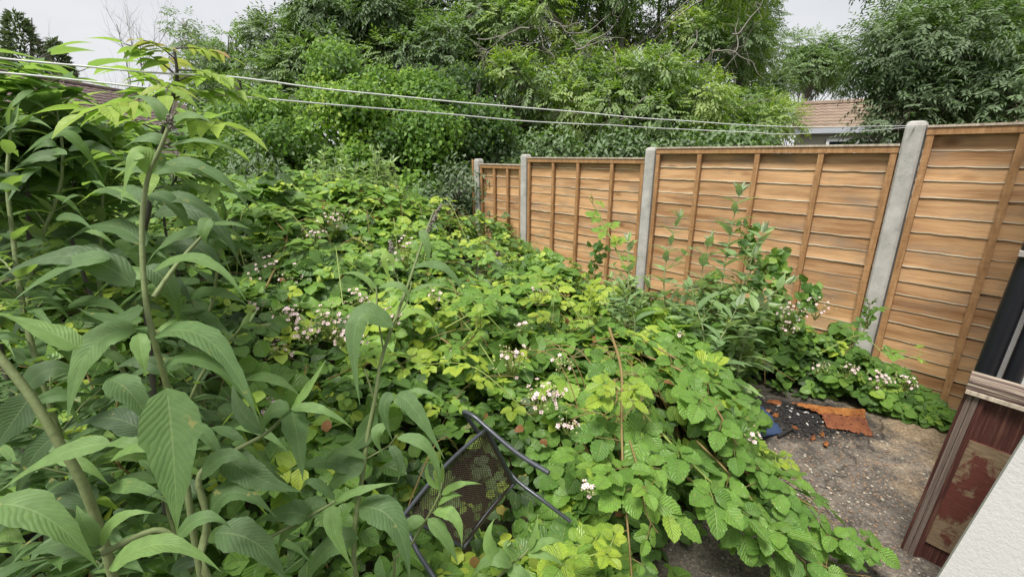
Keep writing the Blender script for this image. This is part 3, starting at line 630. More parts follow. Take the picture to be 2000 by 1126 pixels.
# ---------------------------------------------------------------- bramble thicket height field
CP = [(500,400,1.34),(600,385,1.34),(700,368,1.34),(800,385,1.25),(860,408,1.1),(930,440,.75),(1000,485,.62),(1080,530,.42),(1140,565,.34),(1200,590,.42),
      (600,480,1.16),(700,600,.88),(550,600,1.0),(900,600,.78),(820,520,.95),(1000,650,.72),(1060,590,.5),(1100,640,.66),(1180,640,.68),(1280,650,.72),(1400,700,.66),(1455,760,.58),
      (1200,800,.64),(1060,760,.70),(900,740,.76),(700,750,.78),(600,850,.66),(450,700,.95),(820,900,.42),(900,1000,.16),(870,1080,.14),(740,1000,.38),(1000,1080,.2),(1090,1000,.3),(1050,900,.42),(1250,900,.54),(1350,860,.50),(1430,840,.38),(1140,900,.45),
      (1450,640,.66),(1550,620,.66),(1640,640,.48),(1600,700,.42),(1500,700,.55),(1550,768,.06),(1650,780,.05),(1700,700,.3),(1740,770,.07),(1790,775,.1),(1470,790,.05),
      (600,1000,.5),(400,900,.7),(300,1100,.5),(1000,540,.62)]
GP = [(1600,900),(1700,900),(1560,960),(1750,830),(1650,830),(1490,930),(1330,1080),(1420,1075),(1650,1000),(1550,830),(1500,860),(1600,1050),(1200,1090),(1780,800),(1400,1000)]
cps = [hit(x, y, z) for x, y, z in CP] + [np.array([*hit(x, y, 0)[:2], -.35]) for x, y in GP]
cps += [np.array(q_, float) for q_ in [(-3, 3, 1.35), (-4.5, 5, 1.45), (-2, 2, 1.1), (-1.6, 1.0, .85), (-.6, .7, .4), (0, 6.6, .95), (-1.6, 7, 1.15), (-3, 7, 1.3), (1.0, 6.2, .6), (-6, 6, 1.6), (.1, .6, 0), (1, .6, -.4), (.6,1.2,-.3),(-2.6, 5.5, 1.42), (-1.5, 4.9, 1.36)]]
cps = np.array(cps)
def height(x, y):
    q_ = np.stack([np.ravel(x), np.ravel(y)], -1); out_ = np.zeros(len(q_))
    for k in range(0, len(q_), 20000):
        d2 = ((q_[k:k + 20000, None] - cps[None, :, :2]) ** 2).sum(-1) + .006; w_ = 1 / d2 ** 1.6
        out_[k:k + 20000] = (w_ * cps[None, :, 2]).sum(1) / w_.sum(1)
    return out_.reshape(np.shape(x))
def bumpz(x, y): return np.array([mnoise.noise(Vector((a * 2.3, b * 2.3, 7))) * .17 + mnoise.noise(Vector((a * 6, b * 6, 1))) * .09 for a, b in zip(x, y)])
MND = [(R.uniform(-4, 2.2), R.uniform(1.2, 6.5), R.uniform(.14, .34), R.uniform(.08, .26)) for _ in range(85)]
_bz = bumpz
def bumpz(x, y):
    b_ = _bz(x, y) - .06
    for a, c, r_, h_ in MND: b_ = b_ + h_ * np.exp(-((x - a) ** 2 + (y - c) ** 2) / r_ ** 2)
    return b_
def grad(x, y, e=.06): return np.stack([(height(x + e, y) - height(x - e, y)) / (2 * e), (height(x, y + e) - height(x, y - e)) / (2 * e)], -1)
def side(x, y): return (x - F0[0]) * NV[0] + (y - F0[1]) * NV[1]
chv = [TL, TR, BR, BL]
def keep_out(p_):          # keep the camera's own space and the chair's open side clear
    d_ = np.linalg.norm(p_ - np.array([0, 0, EYE]), axis=1); ok_ = d_ > .75
    v = p_ - np.array([0, 0, EYE]); zc = v[:, 1] * CT - v[:, 2] * ST; u_ = 1000 + F * v[:, 0] / zc; w_ = 563 - F * (v[:, 1] * ST + v[:, 2] * CT) / zc
    c_ = (TL + TR + BR + BL) / 4
    # nobody grows between the chair back and the open space above it
    near = (np.linalg.norm((p_ - c_)[:, :2] - 0, axis=1) < .42) & (((p_ - c_) @ cn) > -.07) & (zc > 0)
    tocam = nrm(np.array([0, 0, EYE]) - c_); rel = p_ - c_; al = rel @ tocam; rad_ = np.linalg.norm(rel - al[:, None] * tocam, axis=1)
    near2 = (al > -.02) & (rad_ < .19)
    return ok_ & ~(near & (rad_ < .24)) & ~near2
def mass(mb, n_, xr, yr, size, five_p, depth, cond=None, tint0=.35, tilt=.42, tpl=T_OV4, sp=None, wl=.86):
    x = R.uniform(*xr, n_); y = R.uniform(*yr, n_); h = height(x, y); ok_ = (h > .03) & (side(x, y) > .09) & (y > .5)
    if cond is not None: ok_ &= cond(x, y)
    x, y, h = x[ok_], y[ok_], h[ok_]
    hole = np.array([mnoise.noise(Vector((a * 3.1, c * 3.1, 13))) for a, c in zip(x, y)]); siz = np.array([mnoise.noise(Vector((a * 1.4, c * 1.4, 23))) for a, c in zip(x, y)])
    kp = (hole > -.1) | (R.uniform(size=len(x)) < .22); x, y, h, siz = x[kp], y[kp], h[kp], siz[kp]; h = h + bumpz(x, y) * np.clip(h * 2, .15, 1)
    d_ = R.exponential(depth, len(x)); z = np.maximum(h - d_, .02 + R.uniform(0, .05, len(x)))
    p_ = np.stack([x, y, z], -1); g_ = grad(x, y)
    N_ = np.stack([-g_[:, 0] * .6, -g_[:, 1] * .6 - .3, np.ones(len(x))], -1) + R.normal(0, tilt, (len(x), 3)) * [1, 1, .3]
    an = R.uniform(0, 6.28, len(x)); T_ = np.stack([np.cos(an), np.sin(an), -.12 + 0 * an], -1)
    kk = keep_out(p_); p_, N_, T_, d_, siz = p_[kk], N_[kk], T_[kk], d_[kk], siz[kk]; s_ = size * R.uniform(.6, 1.25, len(p_)) * (1 + .5 * siz)
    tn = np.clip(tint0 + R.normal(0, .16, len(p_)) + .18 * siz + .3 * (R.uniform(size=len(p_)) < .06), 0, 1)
    five = R.uniform(size=len(p_)) < five_p
    for m_ in (True, False):
        q_ = five == m_
        if q_.any(): compound(mb, p_[q_], T_[q_], N_[q_], s_[q_], m_, tpl, tn[q_], wl)
def stems_in(mb, n_, xr, yr, cond=None, r=.003):
    for _ in range(n_):
        x, y = R.uniform(*xr), R.uniform(*yr); X_ = np.array([x]); Y_ = np.array([y]); h = float(height(X_, Y_)[0])
        if h < .15 or side(x, y) < .15 or y < .9 or (cond is not None and not cond(X_, Y_)[0]): continue
        a = R.uniform(0, 6.28); L = R.uniform(.4, .9); x2, y2 = x + math.cos(a) * L, y + math.sin(a) * L
        if side(x2, y2) < .1: continue
        h2 = float(height(np.array([x2]), np.array([y2]))[0])
        if h2 < .25: continue
        b0 = np.array([x, y, -.05]); b2 = np.array([x2, y2, max(h2 - .12, .0)])
        mid = (b0 + b2) / 2; mid[2] = max(h, h2) - .02
        pt = smooth_path([b0, b0 * .55 + mid * .45 + [0, 0, h * .2], mid, b2], 12)
        if not keep_out(pt).all(): continue
        mb.tube(pt, np.linspace(r * 1.3, r * .6, len(pt)), 4, False)
front_mound = lambda x, y: (x > .18) & (y < 2.75) & (x < 1.5) & ((y < 2.4) | (x < 1.32)) & ((x < .42) | (y > 1.5 - .35 * (x - .42)))
fence_bush = lambda x, y: (side(x, y) < 1.15) & (x > .95) & (y > 2.93 - .0 * x)
rest = lambda x, y: ~front_mound(x, y) & ~fence_bush(x, y) & ((x < 1.5) | (y > 2.9))
th_main = MB(); 
mass(th_main, 7500, (-4.2, 1.6), (.75, 4.2), .098, .45, .10, rest, .42, .5)
mass(th_main, 8500, (-7, 1.6), (3.4, 7.2), .105, .4, .13, rest, .42, .5)
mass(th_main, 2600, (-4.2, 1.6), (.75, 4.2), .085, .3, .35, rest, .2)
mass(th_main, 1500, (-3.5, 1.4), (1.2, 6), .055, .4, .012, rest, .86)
arcs = MB()
for _ in range(60):
    x, y = R.uniform(-2.6, 1.3), R.uniform(1.5, 5.2); L = R.uniform(.5, 1.1); a = R.uniform(0, 6.28); x2, y2 = x + math.cos(a) * L, y + math.sin(a) * L
    h1, h2 = height(np.array([x, x2]), np.array([y, y2]))
    if min(h1, h2) < .35 or side(x, y) < .4 or side(x2, y2) < .4 or not rest(np.array([x]), np.array([y]))[0]: continue
    p0, p2 = np.array([x, y, h1 - .15]), np.array([x2, y2, h2 + .02]); pm = (p0 + p2) / 2 + [0, 0, R.uniform(.12, .3)]
    pt = smooth_path([p0, pm, p2], 18)
    if not keep_out(pt).all(): continue
    arcs.tube(pt, np.linspace(.0042, .0016, len(pt)), 5, False); tn = R.uniform(.45, .95)
    for i in range(3, len(pt), 2):
        sd = nrm(np.cross(pt[i] - pt[i - 1], [0, 0, 1.]) * (1 if i % 4 == 1 else -1) + R.normal(0, .004, 3)); q_ = pt[i] + sd * .06
        arcs.tube([pt[i], q_], .001, 3, False); compound(th_main, q_, sd, np.array([0, -.3, 1]) + R.normal(0, .2, 3), R.uniform(.05, .095), R.uniform() < .5, T_OV, tn)
tk = thing('bramble_thicket', 'waist high mass of bramble filling the garden behind the chair', 'brambles', (-1, 3.5, 0)); 
th_main.build('foliage', M['bramble'], tk)
sm = MB(); stems_in(sm, 260, (-3.5, 1.4), (1.1, 6.5), rest, .0035); sm.build('canes', M['cane'], tk); arcs.build('arching_canes', M['cane_green'], tk)
# broader palmate creeper patch on top of the ridge
pc = MB(); cx = hit(710, 378, 1.36)
mass(pc, 420, (cx[0] - .75, cx[0] + .75), (cx[1] - .7, cx[1] + .5), .12, 1., .04, None, .66, .3, T_OV4, wl=.5)
tag(pc.build('creeper_patch', M['creeper'], loc=tuple(cx)), 'bright five fingered creeper on top of the bramble ridge', 'creeper')

# nearer mound over the patio edge
fm = thing('bramble_mound', 'fresh green bramble mound spilling over the patio edge', 'brambles', (.9, 2.0, 0))
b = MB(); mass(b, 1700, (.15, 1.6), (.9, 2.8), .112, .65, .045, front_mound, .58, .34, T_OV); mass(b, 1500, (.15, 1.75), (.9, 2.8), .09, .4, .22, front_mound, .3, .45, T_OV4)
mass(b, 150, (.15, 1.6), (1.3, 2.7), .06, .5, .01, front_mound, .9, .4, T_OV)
b.build('foliage', M['bramble_near'], fm)
sm = MB(); stems_in(sm, 90, (.3, 1.6), (1.5, 2.7), front_mound, .0038); sm.build('canes', M['cane'], fm)
fb = thing('bramble_bush', 'bramble and creeper bush growing against the near fence panels', 'brambles', (1.9, 3.1, 0))
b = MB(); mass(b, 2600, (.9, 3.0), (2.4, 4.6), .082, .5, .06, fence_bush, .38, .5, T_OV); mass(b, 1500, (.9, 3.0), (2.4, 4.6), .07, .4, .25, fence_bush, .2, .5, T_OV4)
b.build('foliage', M['bramble'], fb)
sm = MB(); stems_in(sm, 60, (1.0, 2.4), (2.7, 4.0), fence_bush); sm.build('canes', M['cane'], fb)

# ---------------------------------------------------------------- single bramble canes
def cane(pts, lab, size=.095, r=.004, step=.075, t0=.1, tip_tint=.9, base_tint=.5, mat='cane', grp='bramble canes', up=(0, -.25, 1), leaf='bramble_near', sprd=.05):
    pt = smooth_path(pts, 40); th = thing('bramble_cane', lab, 'bramble cane', tuple(pt[0]), grp)
    pe = MB().tube(pt, np.linspace(r * 1.25, r * .5, len(pt)), 6)
    L = np.concatenate([[0], np.cumsum(np.linalg.norm(np.diff(pt, axis=0), axis=1))]); s_ = L[-1] * t0; k = 0; b = MB()
    while s_ < L[-1]:
        f_ = s_ / L[-1]; p_ = np.array([np.interp(s_, L, pt[:, i]) for i in range(3)]); d_ = nrm(np.array([np.interp(s_ + .01, L, pt[:, i]) for i in range(3)]) - p_ + 1e-6)
        sd = nrm(np.cross(d_, np.array([0, 0, 1.])) * (1 if k % 2 else -1) + d_ * .5 + R.normal(0, .25, 3))
        sz = size * R.uniform(.8, 1.15) * (1 - .55 * max(0, f_ - .75) / .25)
        C_ = p_ + sd * sz * .75 + np.array([0, 0, sprd * R.uniform(0, 1)]); N_ = np.array(up) + R.normal(0, .22, 3)
        tn = base_tint + R.normal(0, .06) + (tip_tint - base_tint) * max(0, f_ - .7) / .3
        compound(b, C_, sd + [0, 0, -.1], N_, sz, R.uniform() < .6, T_OV, tn, .82); pe.tube([p_, p_ * .4 + C_ * .6, C_ + sd * sz * .3], [.0018, .0015, .001], 4, False)
        s_ += step * R.uniform(.8, 1.25) * (1 - .4 * f_); k += 1
    b.build('foliage', M[leaf], th); pe.build('cane', M[mat], th, True); return th
cane([P(1190, 640, 2.1), P(1213, 720, 1.9), P(1214, 820, 1.75), P(1217, 920, 1.62), P(1227, 1040, 1.5), P(1236, 1150, 1.42)], 'brown bramble cane hanging straight down over the patio edge', .085, .0055, .11, .05, .6)
cane([P(1170, 720, 2.0), P(1250, 800, 1.8), P(1320, 875, 1.74), P(1400, 953, 1.72), P(1495, 1063, 1.75), P(1560, 1120, 1.78)], 'olive bramble cane reaching diagonally across the concrete', .10, .005, .075, .2, .55, mat='cane_green')
cane([P(1250, 690, 2.2), P(1340, 730, 2.05), P(1400, 800, 1.95), P(1440, 870, 1.9), P(1500, 950, 1.88), P(1580, 1030, 1.86), P(1690, 1085, 1.84)], 'long leafy cane trailing along the right of the concrete', .092, .0045, .065, .15, .5)
cane([P(1230, 650, 2.3), P(1320, 700, 2.15), P(1385, 745, 2.05), P(1440, 790, 2.0)], 'cane with lime green tip above the blue plastic sheet', .08, .004, .06, .1, 1., mat='cane')
cane([P(1200, 740, 1.8), P(1205, 775, 1.7), P(1200, 790, 1.66)], 'short upright shoot with bright yellow green leaves on the mound', .075, .003, .03, .05, 1., .8)
cane([P(1400, 850, 2.0), P(1460, 880, 2.1), P(1500, 895, 2.15), P(1560, 925, 2.2)], 'thin lime green shoot creeping over the bare concrete', .045, .0025, .06, .3, 1., .85, mat='cane_green')
cane([P(1080, 1050, 1.6), P(1110, 1090, 1.4), P(1150, 1085, 1.35), P(1195, 1070, 1.33)], 'bright cane with ribbed leaves at the bottom of the mound', .075, .003, .06, .2, .85, .75, mat='cane_green')
cane([P(1120, 820, 1.9), P(1160, 900, 1.7), P(1215, 935, 1.55), P(1290, 960, 1.5)], 'leafy cane curling forward beside the hanging brown cane', .085, .0035, .07, .2, .7, .6)
cane([P(1360, 860, 1.95), P(1420, 920, 1.85), P(1480, 1000, 1.8), P(1440, 1080, 1.75)], 'cane bending down to the lower concrete', .095, .004, .07, .2, .5, .48)
cane([P(1240, 560, 3.8), P(1212, 505, 3.85), P(1190, 460, 3.9), P(1168, 415, 3.92), P(1150, 385, 3.92)], 'tall yellow green bramble shoot standing against the middle fence panel', .085, .0065, .11, .05, .95, .75, mat='cane_green', up=(0, -.5, .8), leaf='bramble_near')
cane([P(520, 560, 2.5), P(560, 470, 3.1), P(545, 440, 3.2), P(500, 400, 3.3)], 'dark cane arching out of the thicket beside the big buddleja', .085, .005, .14, .2, .6)
cane([P(870, 640, 2.2), P(960, 590, 2.6), P(1020, 560, 2.7), P(1080, 545, 2.75)], 'arching cane with yellow tip lying over the thicket near the fence', .075, .0035, .07, .2, .95, .6, mat='cane_green')
cane([P(860, 660, 1.9), P(900, 680, 1.85), P(930, 650, 1.8), P(945, 630, 1.78)], 'lime tipped shoot in the middle of the thicket', .06, .0028, .05, .1, 1., .7)
cane([P(640, 740, 1.8), P(690, 720, 1.8), P(760, 700, 1.8), P(800, 730, 1.75)], 'lime green shoot behind the slender central buddleja', .07, .003, .06, .1, .9, .8)
cane([P(1148, 640, 2.7), P(1152, 600, 2.7), P(1157, 565, 2.7)], 'small upright shoot with yellow leaves at the foot of the middle fence panel', .055, .003, .03, .2, 1., .95, mat='cane_green')
cane([P(1600, 690, 2.75), P(1680, 655, 2.75), P(1740, 700, 2.6), P(1810, 690, 2.6)], 'thin creeper shoot reaching across the nearest fence panel', .05, .0022, .09, .1, 1., .6, mat='cane_green', leaf='ivy')
cane([P(1650, 690, 2.9), P(1690, 640, 2.85), P(1700, 590, 2.85)], 'leafy cane climbing the foot of the near concrete post', .055, .003, .06, .1, .6, .4)

cane([P(1300, 900, 1.8), P(1380, 960, 1.76), P(1450, 1010, 1.76), P(1530, 1060, 1.78), P(1640, 1120, 1.8)], 'leafy cane lying low across the bottom of the concrete', .105, .004, .075, .1, .5, .45, sprd=.03)
cane([P(1400, 900, 1.92), P(1500, 940, 1.9), P(1580, 985, 1.88), P(1650, 1040, 1.87), P(1710, 1085, 1.87)], 'outermost trailing cane pointing at the timber post', .09, .0035, .06, .1, .55, .5, sprd=.03)
cane([P(1560, 1060, 1.8), P(1620, 1110, 1.78), P(1700, 1125, 1.8)], 'small leafy cane beside the foot of the timber post', .085, .003, .06, .05, .5, .5, sprd=.02)
cane([P(1230, 860, 1.7), P(1250, 930, 1.58), P(1262, 1000, 1.5), P(1285, 1040, 1.47)], 'cane with big round leaflets hanging over the bare slab', .095, .003, .07, .3, .75, .65)
# leafy skirt along the near panels
skb = MB()
for nn_, s0 in ((620, .08), (420, .055)):
    t_ = R.uniform(-.2, 1.7, nn_); of = R.uniform(.06, .5, nn_); of = of * np.interp(t_, [-.2, .3, 1], [.55, .8, 1]); tp_ = np.interp(t_, [-.2, .05, .3, .6, 1., 1.7], [.05, .12, .36, .44, .64, .62]) * np.sqrt(np.clip(1 - of / .56, 0, 1)) * (1 + .35 * np.sin(t_ * 13) * np.cos(of * 11))
    p_ = F0 + DV * t_[:, None] + NV * of[:, None] + UPV * (tp_ * R.uniform(.1, 1, nn_) ** .5)[:, None]; an = R.uniform(0, 6.28, nn_)
    compound(skb, p_, np.stack([np.cos(an), np.sin(an), -.2 + 0 * an], -1), NV * .6 + np.array([0, 0, .9]) + R.normal(0, .4, (nn_, 3)), s0 * R.uniform(.65, 1.2, nn_), True, T_OV, np.clip(R.normal(.42, .17, nn_), 0, 1))
skt = thing('bramble_bush', 'low bramble skirt hiding the bottom of the nearest fence panel and post', 'brambles', tuple(fp(.6, 0, .3)))
skb.build('foliage', M['bramble_near'], skt)

# ---------------------------------------------------------------- bramble flower trusses (parts of the plants that carry them)
def truss(px, py, D, parent, r=.07, n_=11, pink=.5):
    c = P(px, py, D); b = MB(); bd = MB(); s_ = MB(); base = c - np.array([0, -.02, r * 1.1])
    for _ in range(n_ * 3):
        d_ = nrm(R.normal(0, 1, 3) * [1, 1, .6] + [0, -.3, .5]); p_ = c + d_ * r * R.uniform(.3, 1.1)
        s_.tube([base, base * .4 + p_ * .6 + [0, 0, -.01], p_], [.0011, .0008, .0006], 3, False)
        if R.uniform() < .38:
            N_ = nrm(d_ + [0, -.4, .7]); a0 = R.uniform(0, 6.3); A = nrm(np.cross(N_, [.3, .5, .1])); B_ = np.cross(N_, A); pr = R.uniform(.007, .0105)
            an = a0 + np.arange(5) * 1.2566; dd = np.cos(an)[:, None] * A + np.sin(an)[:, None] * B_
            leaves(b, T_OV4, p_ + dd * .002, dd + N_ * .25, np.broadcast_to(N_, (5, 3)), pr, pr * .85, .2, -.5, R.uniform())
            bd.tube([p_ - N_ * .001, p_ + N_ * .004], [.003, .0025], 6)
        else:
            bd.tube([p_ - d_ * .003, p_ + d_ * .001, p_ + d_ * .005], [.0018, .0036, .001], 5)
    t_ = thing('flower_truss', None, None); t_.parent = parent; t_.location = tuple(c - np.array(parent.location))
    w_ = tuple(c)
    for m_, nm, mt in ((b, 'blossom', 'petal'), (bd, 'bud_sprays', 'bud'), (s_, 'stalks', 'cane_green')):
        if m_.n:
            o = m_.build(nm, M[mt], loc=w_); o.location = (0, 0, 0); o.parent = t_
for px, py, D, r, n_ in [(1000, 700, 1.75, .075, 16), (1055, 780, 1.65, .07, 14), (1085, 770, 1.7, .05, 8), (1150, 960, 1.5, .035, 6), (1460, 850, 1.95, .05, 9), (1095, 710, 1.8, .05, 7), (1110, 830, 1.7, .05, 6)]:
    truss(px, py, D, fm, r, n_)
for px, py, D, r, n_ in [(640, 630, 2.15, .10, 22), (665, 655, 2.1, .06, 10), (520, 530, 2.7, .14, 26), (575, 545, 2.7, .09, 12), (560, 620, 2.2, .08, 14), (655, 430, 3.7, .13, 22), (615, 460, 3.4, .11, 16), (700, 585, 2.3, .08, 14),
                         (530, 795, 1.7, .04, 7), (790, 490, 3.0, .12, 16), (1050, 575, 2.8, .07, 9), (880, 690, 1.95, .04, 5), (600, 650, 2.1, .06, 9), (700, 660, 2.0, .05, 7), (540, 690, 1.9, .06, 6), (500, 600, 2.3, .05, 7), (770, 620, 2.1, .05, 5), (850, 580, 2.5, .06, 7), (1020, 640, 2.3, .05, 6)]:
    truss(px, py, D, tk, r, n_)
for px, py, D, r, n_ in [(1545, 610, 2.95, .09, 16), (1540, 640, 2.9, .06, 10), (1600, 600, 3.0, .09, 12), (1600, 718, 2.7, .05, 7), (1660, 720, 2.7, .06, 8), (1720, 740, 2.6, .08, 13), (1775, 750, 2.6, .05, 10), (1425, 640, 2.9, .05, 7), (1330, 655, 2.6, .03, 4)]:
    truss(px, py, D, fb, r, n_)

# ---------------------------------------------------------------- buddleja
T_BIG = template(16, lance, 0, 5)
def curve_leaf(mb, p0, p1, p2, wd, roll=0., tint=.5, fold=.22, prof=None, nref=None):
    p0, p1, p2 = map(np.asarray, (p0, p1, p2)); n_ = 17; t = np.linspace(0, 1, n_)[:, None]
    c = (1 - t) ** 2 * p0 + 2 * (1 - t) * t * (2 * p1 - .5 * p0 - .5 * p2) + t ** 2 * p2
    T_ = nrm(np.gradient(c, axis=0)); tocam = nrm(np.array([0, 0, EYE]) - c.mean(0))
    ref = nrm(np.array([0, 0, .75]) + tocam * .8) if nref is None else nrm(np.array(nref, float))
    N0 = nrm(ref - T_ * (T_ @ ref)[:, None]); B_ = np.cross(T_, N0)
    cr_, sr_ = math.cos(roll), math.sin(roll); B2 = B_ * cr_ + N0 * sr_; N2 = N0 * cr_ - B_ * sr_
    tw = R.uniform(-.9, .9); tv = t[:, 0]
    w_ = (prof or (lambda v: np.maximum(np.sin(np.pi * v ** .56) ** 1.1 * (1 - .15 * v), .015)))(tv) * wd * .5
    w_ = w_ * (1 + .05 * np.sin(tv * 38 + R.uniform(0, 6)) + .06 * np.sin(tv * 17 + R.uniform(0, 6)))
    us_ = np.linspace(-1, 1, 7); V = []; UV = []
    ph = R.uniform(0, 6.3, 2); L = np.linalg.norm(p2 - p0)
    for i in range(n_):
        for u_ in us_:
            z_ = abs(u_) * w_[i] * fold - (u_ ** 2) * w_[i] * .12 + (abs(u_) ** 2) * .008 * L * math.sin(tv[i] * 17 + ph[int(u_ > 0)]) * math.sin(math.pi * tv[i])
            a = tw * (tv[i] - .3); bb = B2[i] * math.cos(a) + N2[i] * math.sin(a); nn_ = N2[i] * math.cos(a) - B2[i] * math.sin(a)
            V.append(c[i] + bb * u_ * w_[i] + nn_ * z_); UV.append((u_ * .5 + .5, tv[i]))
    k = len(us_); ii = np.arange(n_ - 1)[:, None] * k; jj = np.arange(k - 1)[None]
    f_ = np.stack([ii + jj, ii + jj + 1, ii + jj + 1 + k, ii + jj + k], -1).reshape(-1, 4)
    mb.add(V, f_, UV, tint)
def pleaf(mb, D, a, m_, b, wpx, tint=.5, roll=0., dD=0., fold=.22, nref=None):
    """leaf traced through three pixels at depth D; dD pushes the tip nearer or farther"""
    p0 = P(*a, D); p1 = P(*m_, D + dD * .4 - .01); p2 = P(*b, D + dD)
    curve_leaf(mb, p0, p1, p2, wpx * D / F * .84, roll, tint, fold, None, nref)
def bud_plant(mbl, mbs, path, Ll, step=.07, r=.004, tint=.5, t0=.15, ratio=.26, side_p=.25, taper=.55, droop=.9, tipw=.4, tpl=T_LA):
    pt = smooth_path(path, 26); L = np.concatenate([[0], np.cumsum(np.linalg.norm(np.diff(pt, axis=0), axis=1))])
    mbs.tube(pt, np.linspace(r * 1.3, r * .45, len(pt)), 6, False)
    s_ = L[-1] * t0; k = 0; ang = R.uniform(0, 3)
    while s_ < L[-1]:
        f_ = s_ / L[-1]; p_ = np.array([np.interp(s_, L, pt[:, i]) for i in range(3)]); d_ = nrm(np.array([np.interp(s_ + .01, L, pt[:, i]) for i in range(3)]) - p_ + 1e-7)
        A = nrm(np.cross(d_, [.31, .77, .2])); B_ = np.cross(d_, A); ang += 1.57 + R.normal(0, .15)
        for q_ in (0, math.pi):
            o = A * math.cos(ang + q_) + B_ * math.sin(ang + q_); ll = Ll * R.uniform(.75, 1.15) * (1 - taper * f_ ** 2)
            up_ = .35 + .6 * f_
            leaves(mbl, tpl, p_[None], nrm(o + d_ * up_)[None], nrm(np.array([0, 0, 1.]) + d_ * .3 + R.normal(0, .15, 3))[None], ll, ll * ratio, R.uniform(.1, .4), droop * R.uniform(.6, 1.3), np.clip(tint + R.normal(0, .1) + .25 * max(0, f_ - .75), 0, 1), .01)
            if R.uniform() < side_p and f_ < .85:
                e_ = nrm(o * .8 + d_ * .7); q2 = p_ + e_ * ll * R.uniform(.7, 1.3); m2 = (p_ + q2) / 2 + [0, 0, .01]
                mbs.tube([p_, m2, q2], [r * .5, r * .4, r * .25], 4, False)
                for w2 in (.45, .75, 1.):
                    c2 = p_ + (q2 - p_) * w2; a2 = R.uniform(0, 3)
                    for q3 in (0, math.pi):
                        o2 = A * math.cos(a2 + q3) + B_ * math.sin(a2 + q3); l2 = ll * (.75 - .25 * w2)
                        leaves(mbl, tpl, c2[None], nrm(o2 + e_ * .7)[None], np.array([[0, 0, 1.]]) + R.normal(0, .15, (1, 3)), l2, l2 * ratio, .25, droop * .8, np.clip(tint + .08 + R.normal(0, .08), 0, 1))
        s_ += step * R.uniform(.8, 1.2) * (1 - .45 * f_); k += 1
    # growing tip
    for q_ in range(4):
        o = nrm(R.normal(0, .35, 3) + d_); leaves(mbl, tpl, pt[-1][None], o[None], nrm(R.normal(0, 1, 3))[None], Ll * tipw, Ll * tipw * ratio * .8, .5, .3, np.clip(tint + .25, 0, 1))

# --- big foreground buddleja, left
bb = thing('buddleja_bush', 'large leaved buddleja filling the left foreground, closest to the camera', 'bush', (-.75, .6, 0))
L_ = MB(); S_ = MB(); D0 = .80
S_.tube(smooth_path([(-.62, .75, -.1), P(420, 1250, .95), P(352, 860, .86), P(325, 750, .83), P(300, 660, .80), P(284, 580, .80), P(277, 450, .80), P(288, 350, .80), P(315, 285, .80), P(330, 245, .80)], 40), np.linspace(.0065, .003, 37), 8)
S_.tube(smooth_path([(-.9, .7, -.1), P(250, 1250, .9), P(180, 990, .80), P(110, 855, .76), P(50, 760, .74), P(-40, 650, .72)], 24), np.linspace(.009, .006, 21), 8)
S_.tube(smooth_path([(-.5, .9, -.1), P(430, 1180, .95), P(405, 1010, .9), P(388, 935, .88), P(420, 900, .9), P(520, 845, .95), P(568, 798, .95)], 24), np.linspace(.009, .003, 25), 7)
S_.tube(smooth_path([P(300, 580, .8), P(350, 510, .84), P(400, 455, .86), P(415, 425, .86)], 10), np.linspace(.0045, .002, 10), 6)
S_.tube(smooth_path([P(200, 1080, .72), P(300, 1035, .74), P(345, 1050, .75)], 8), .005, 6)
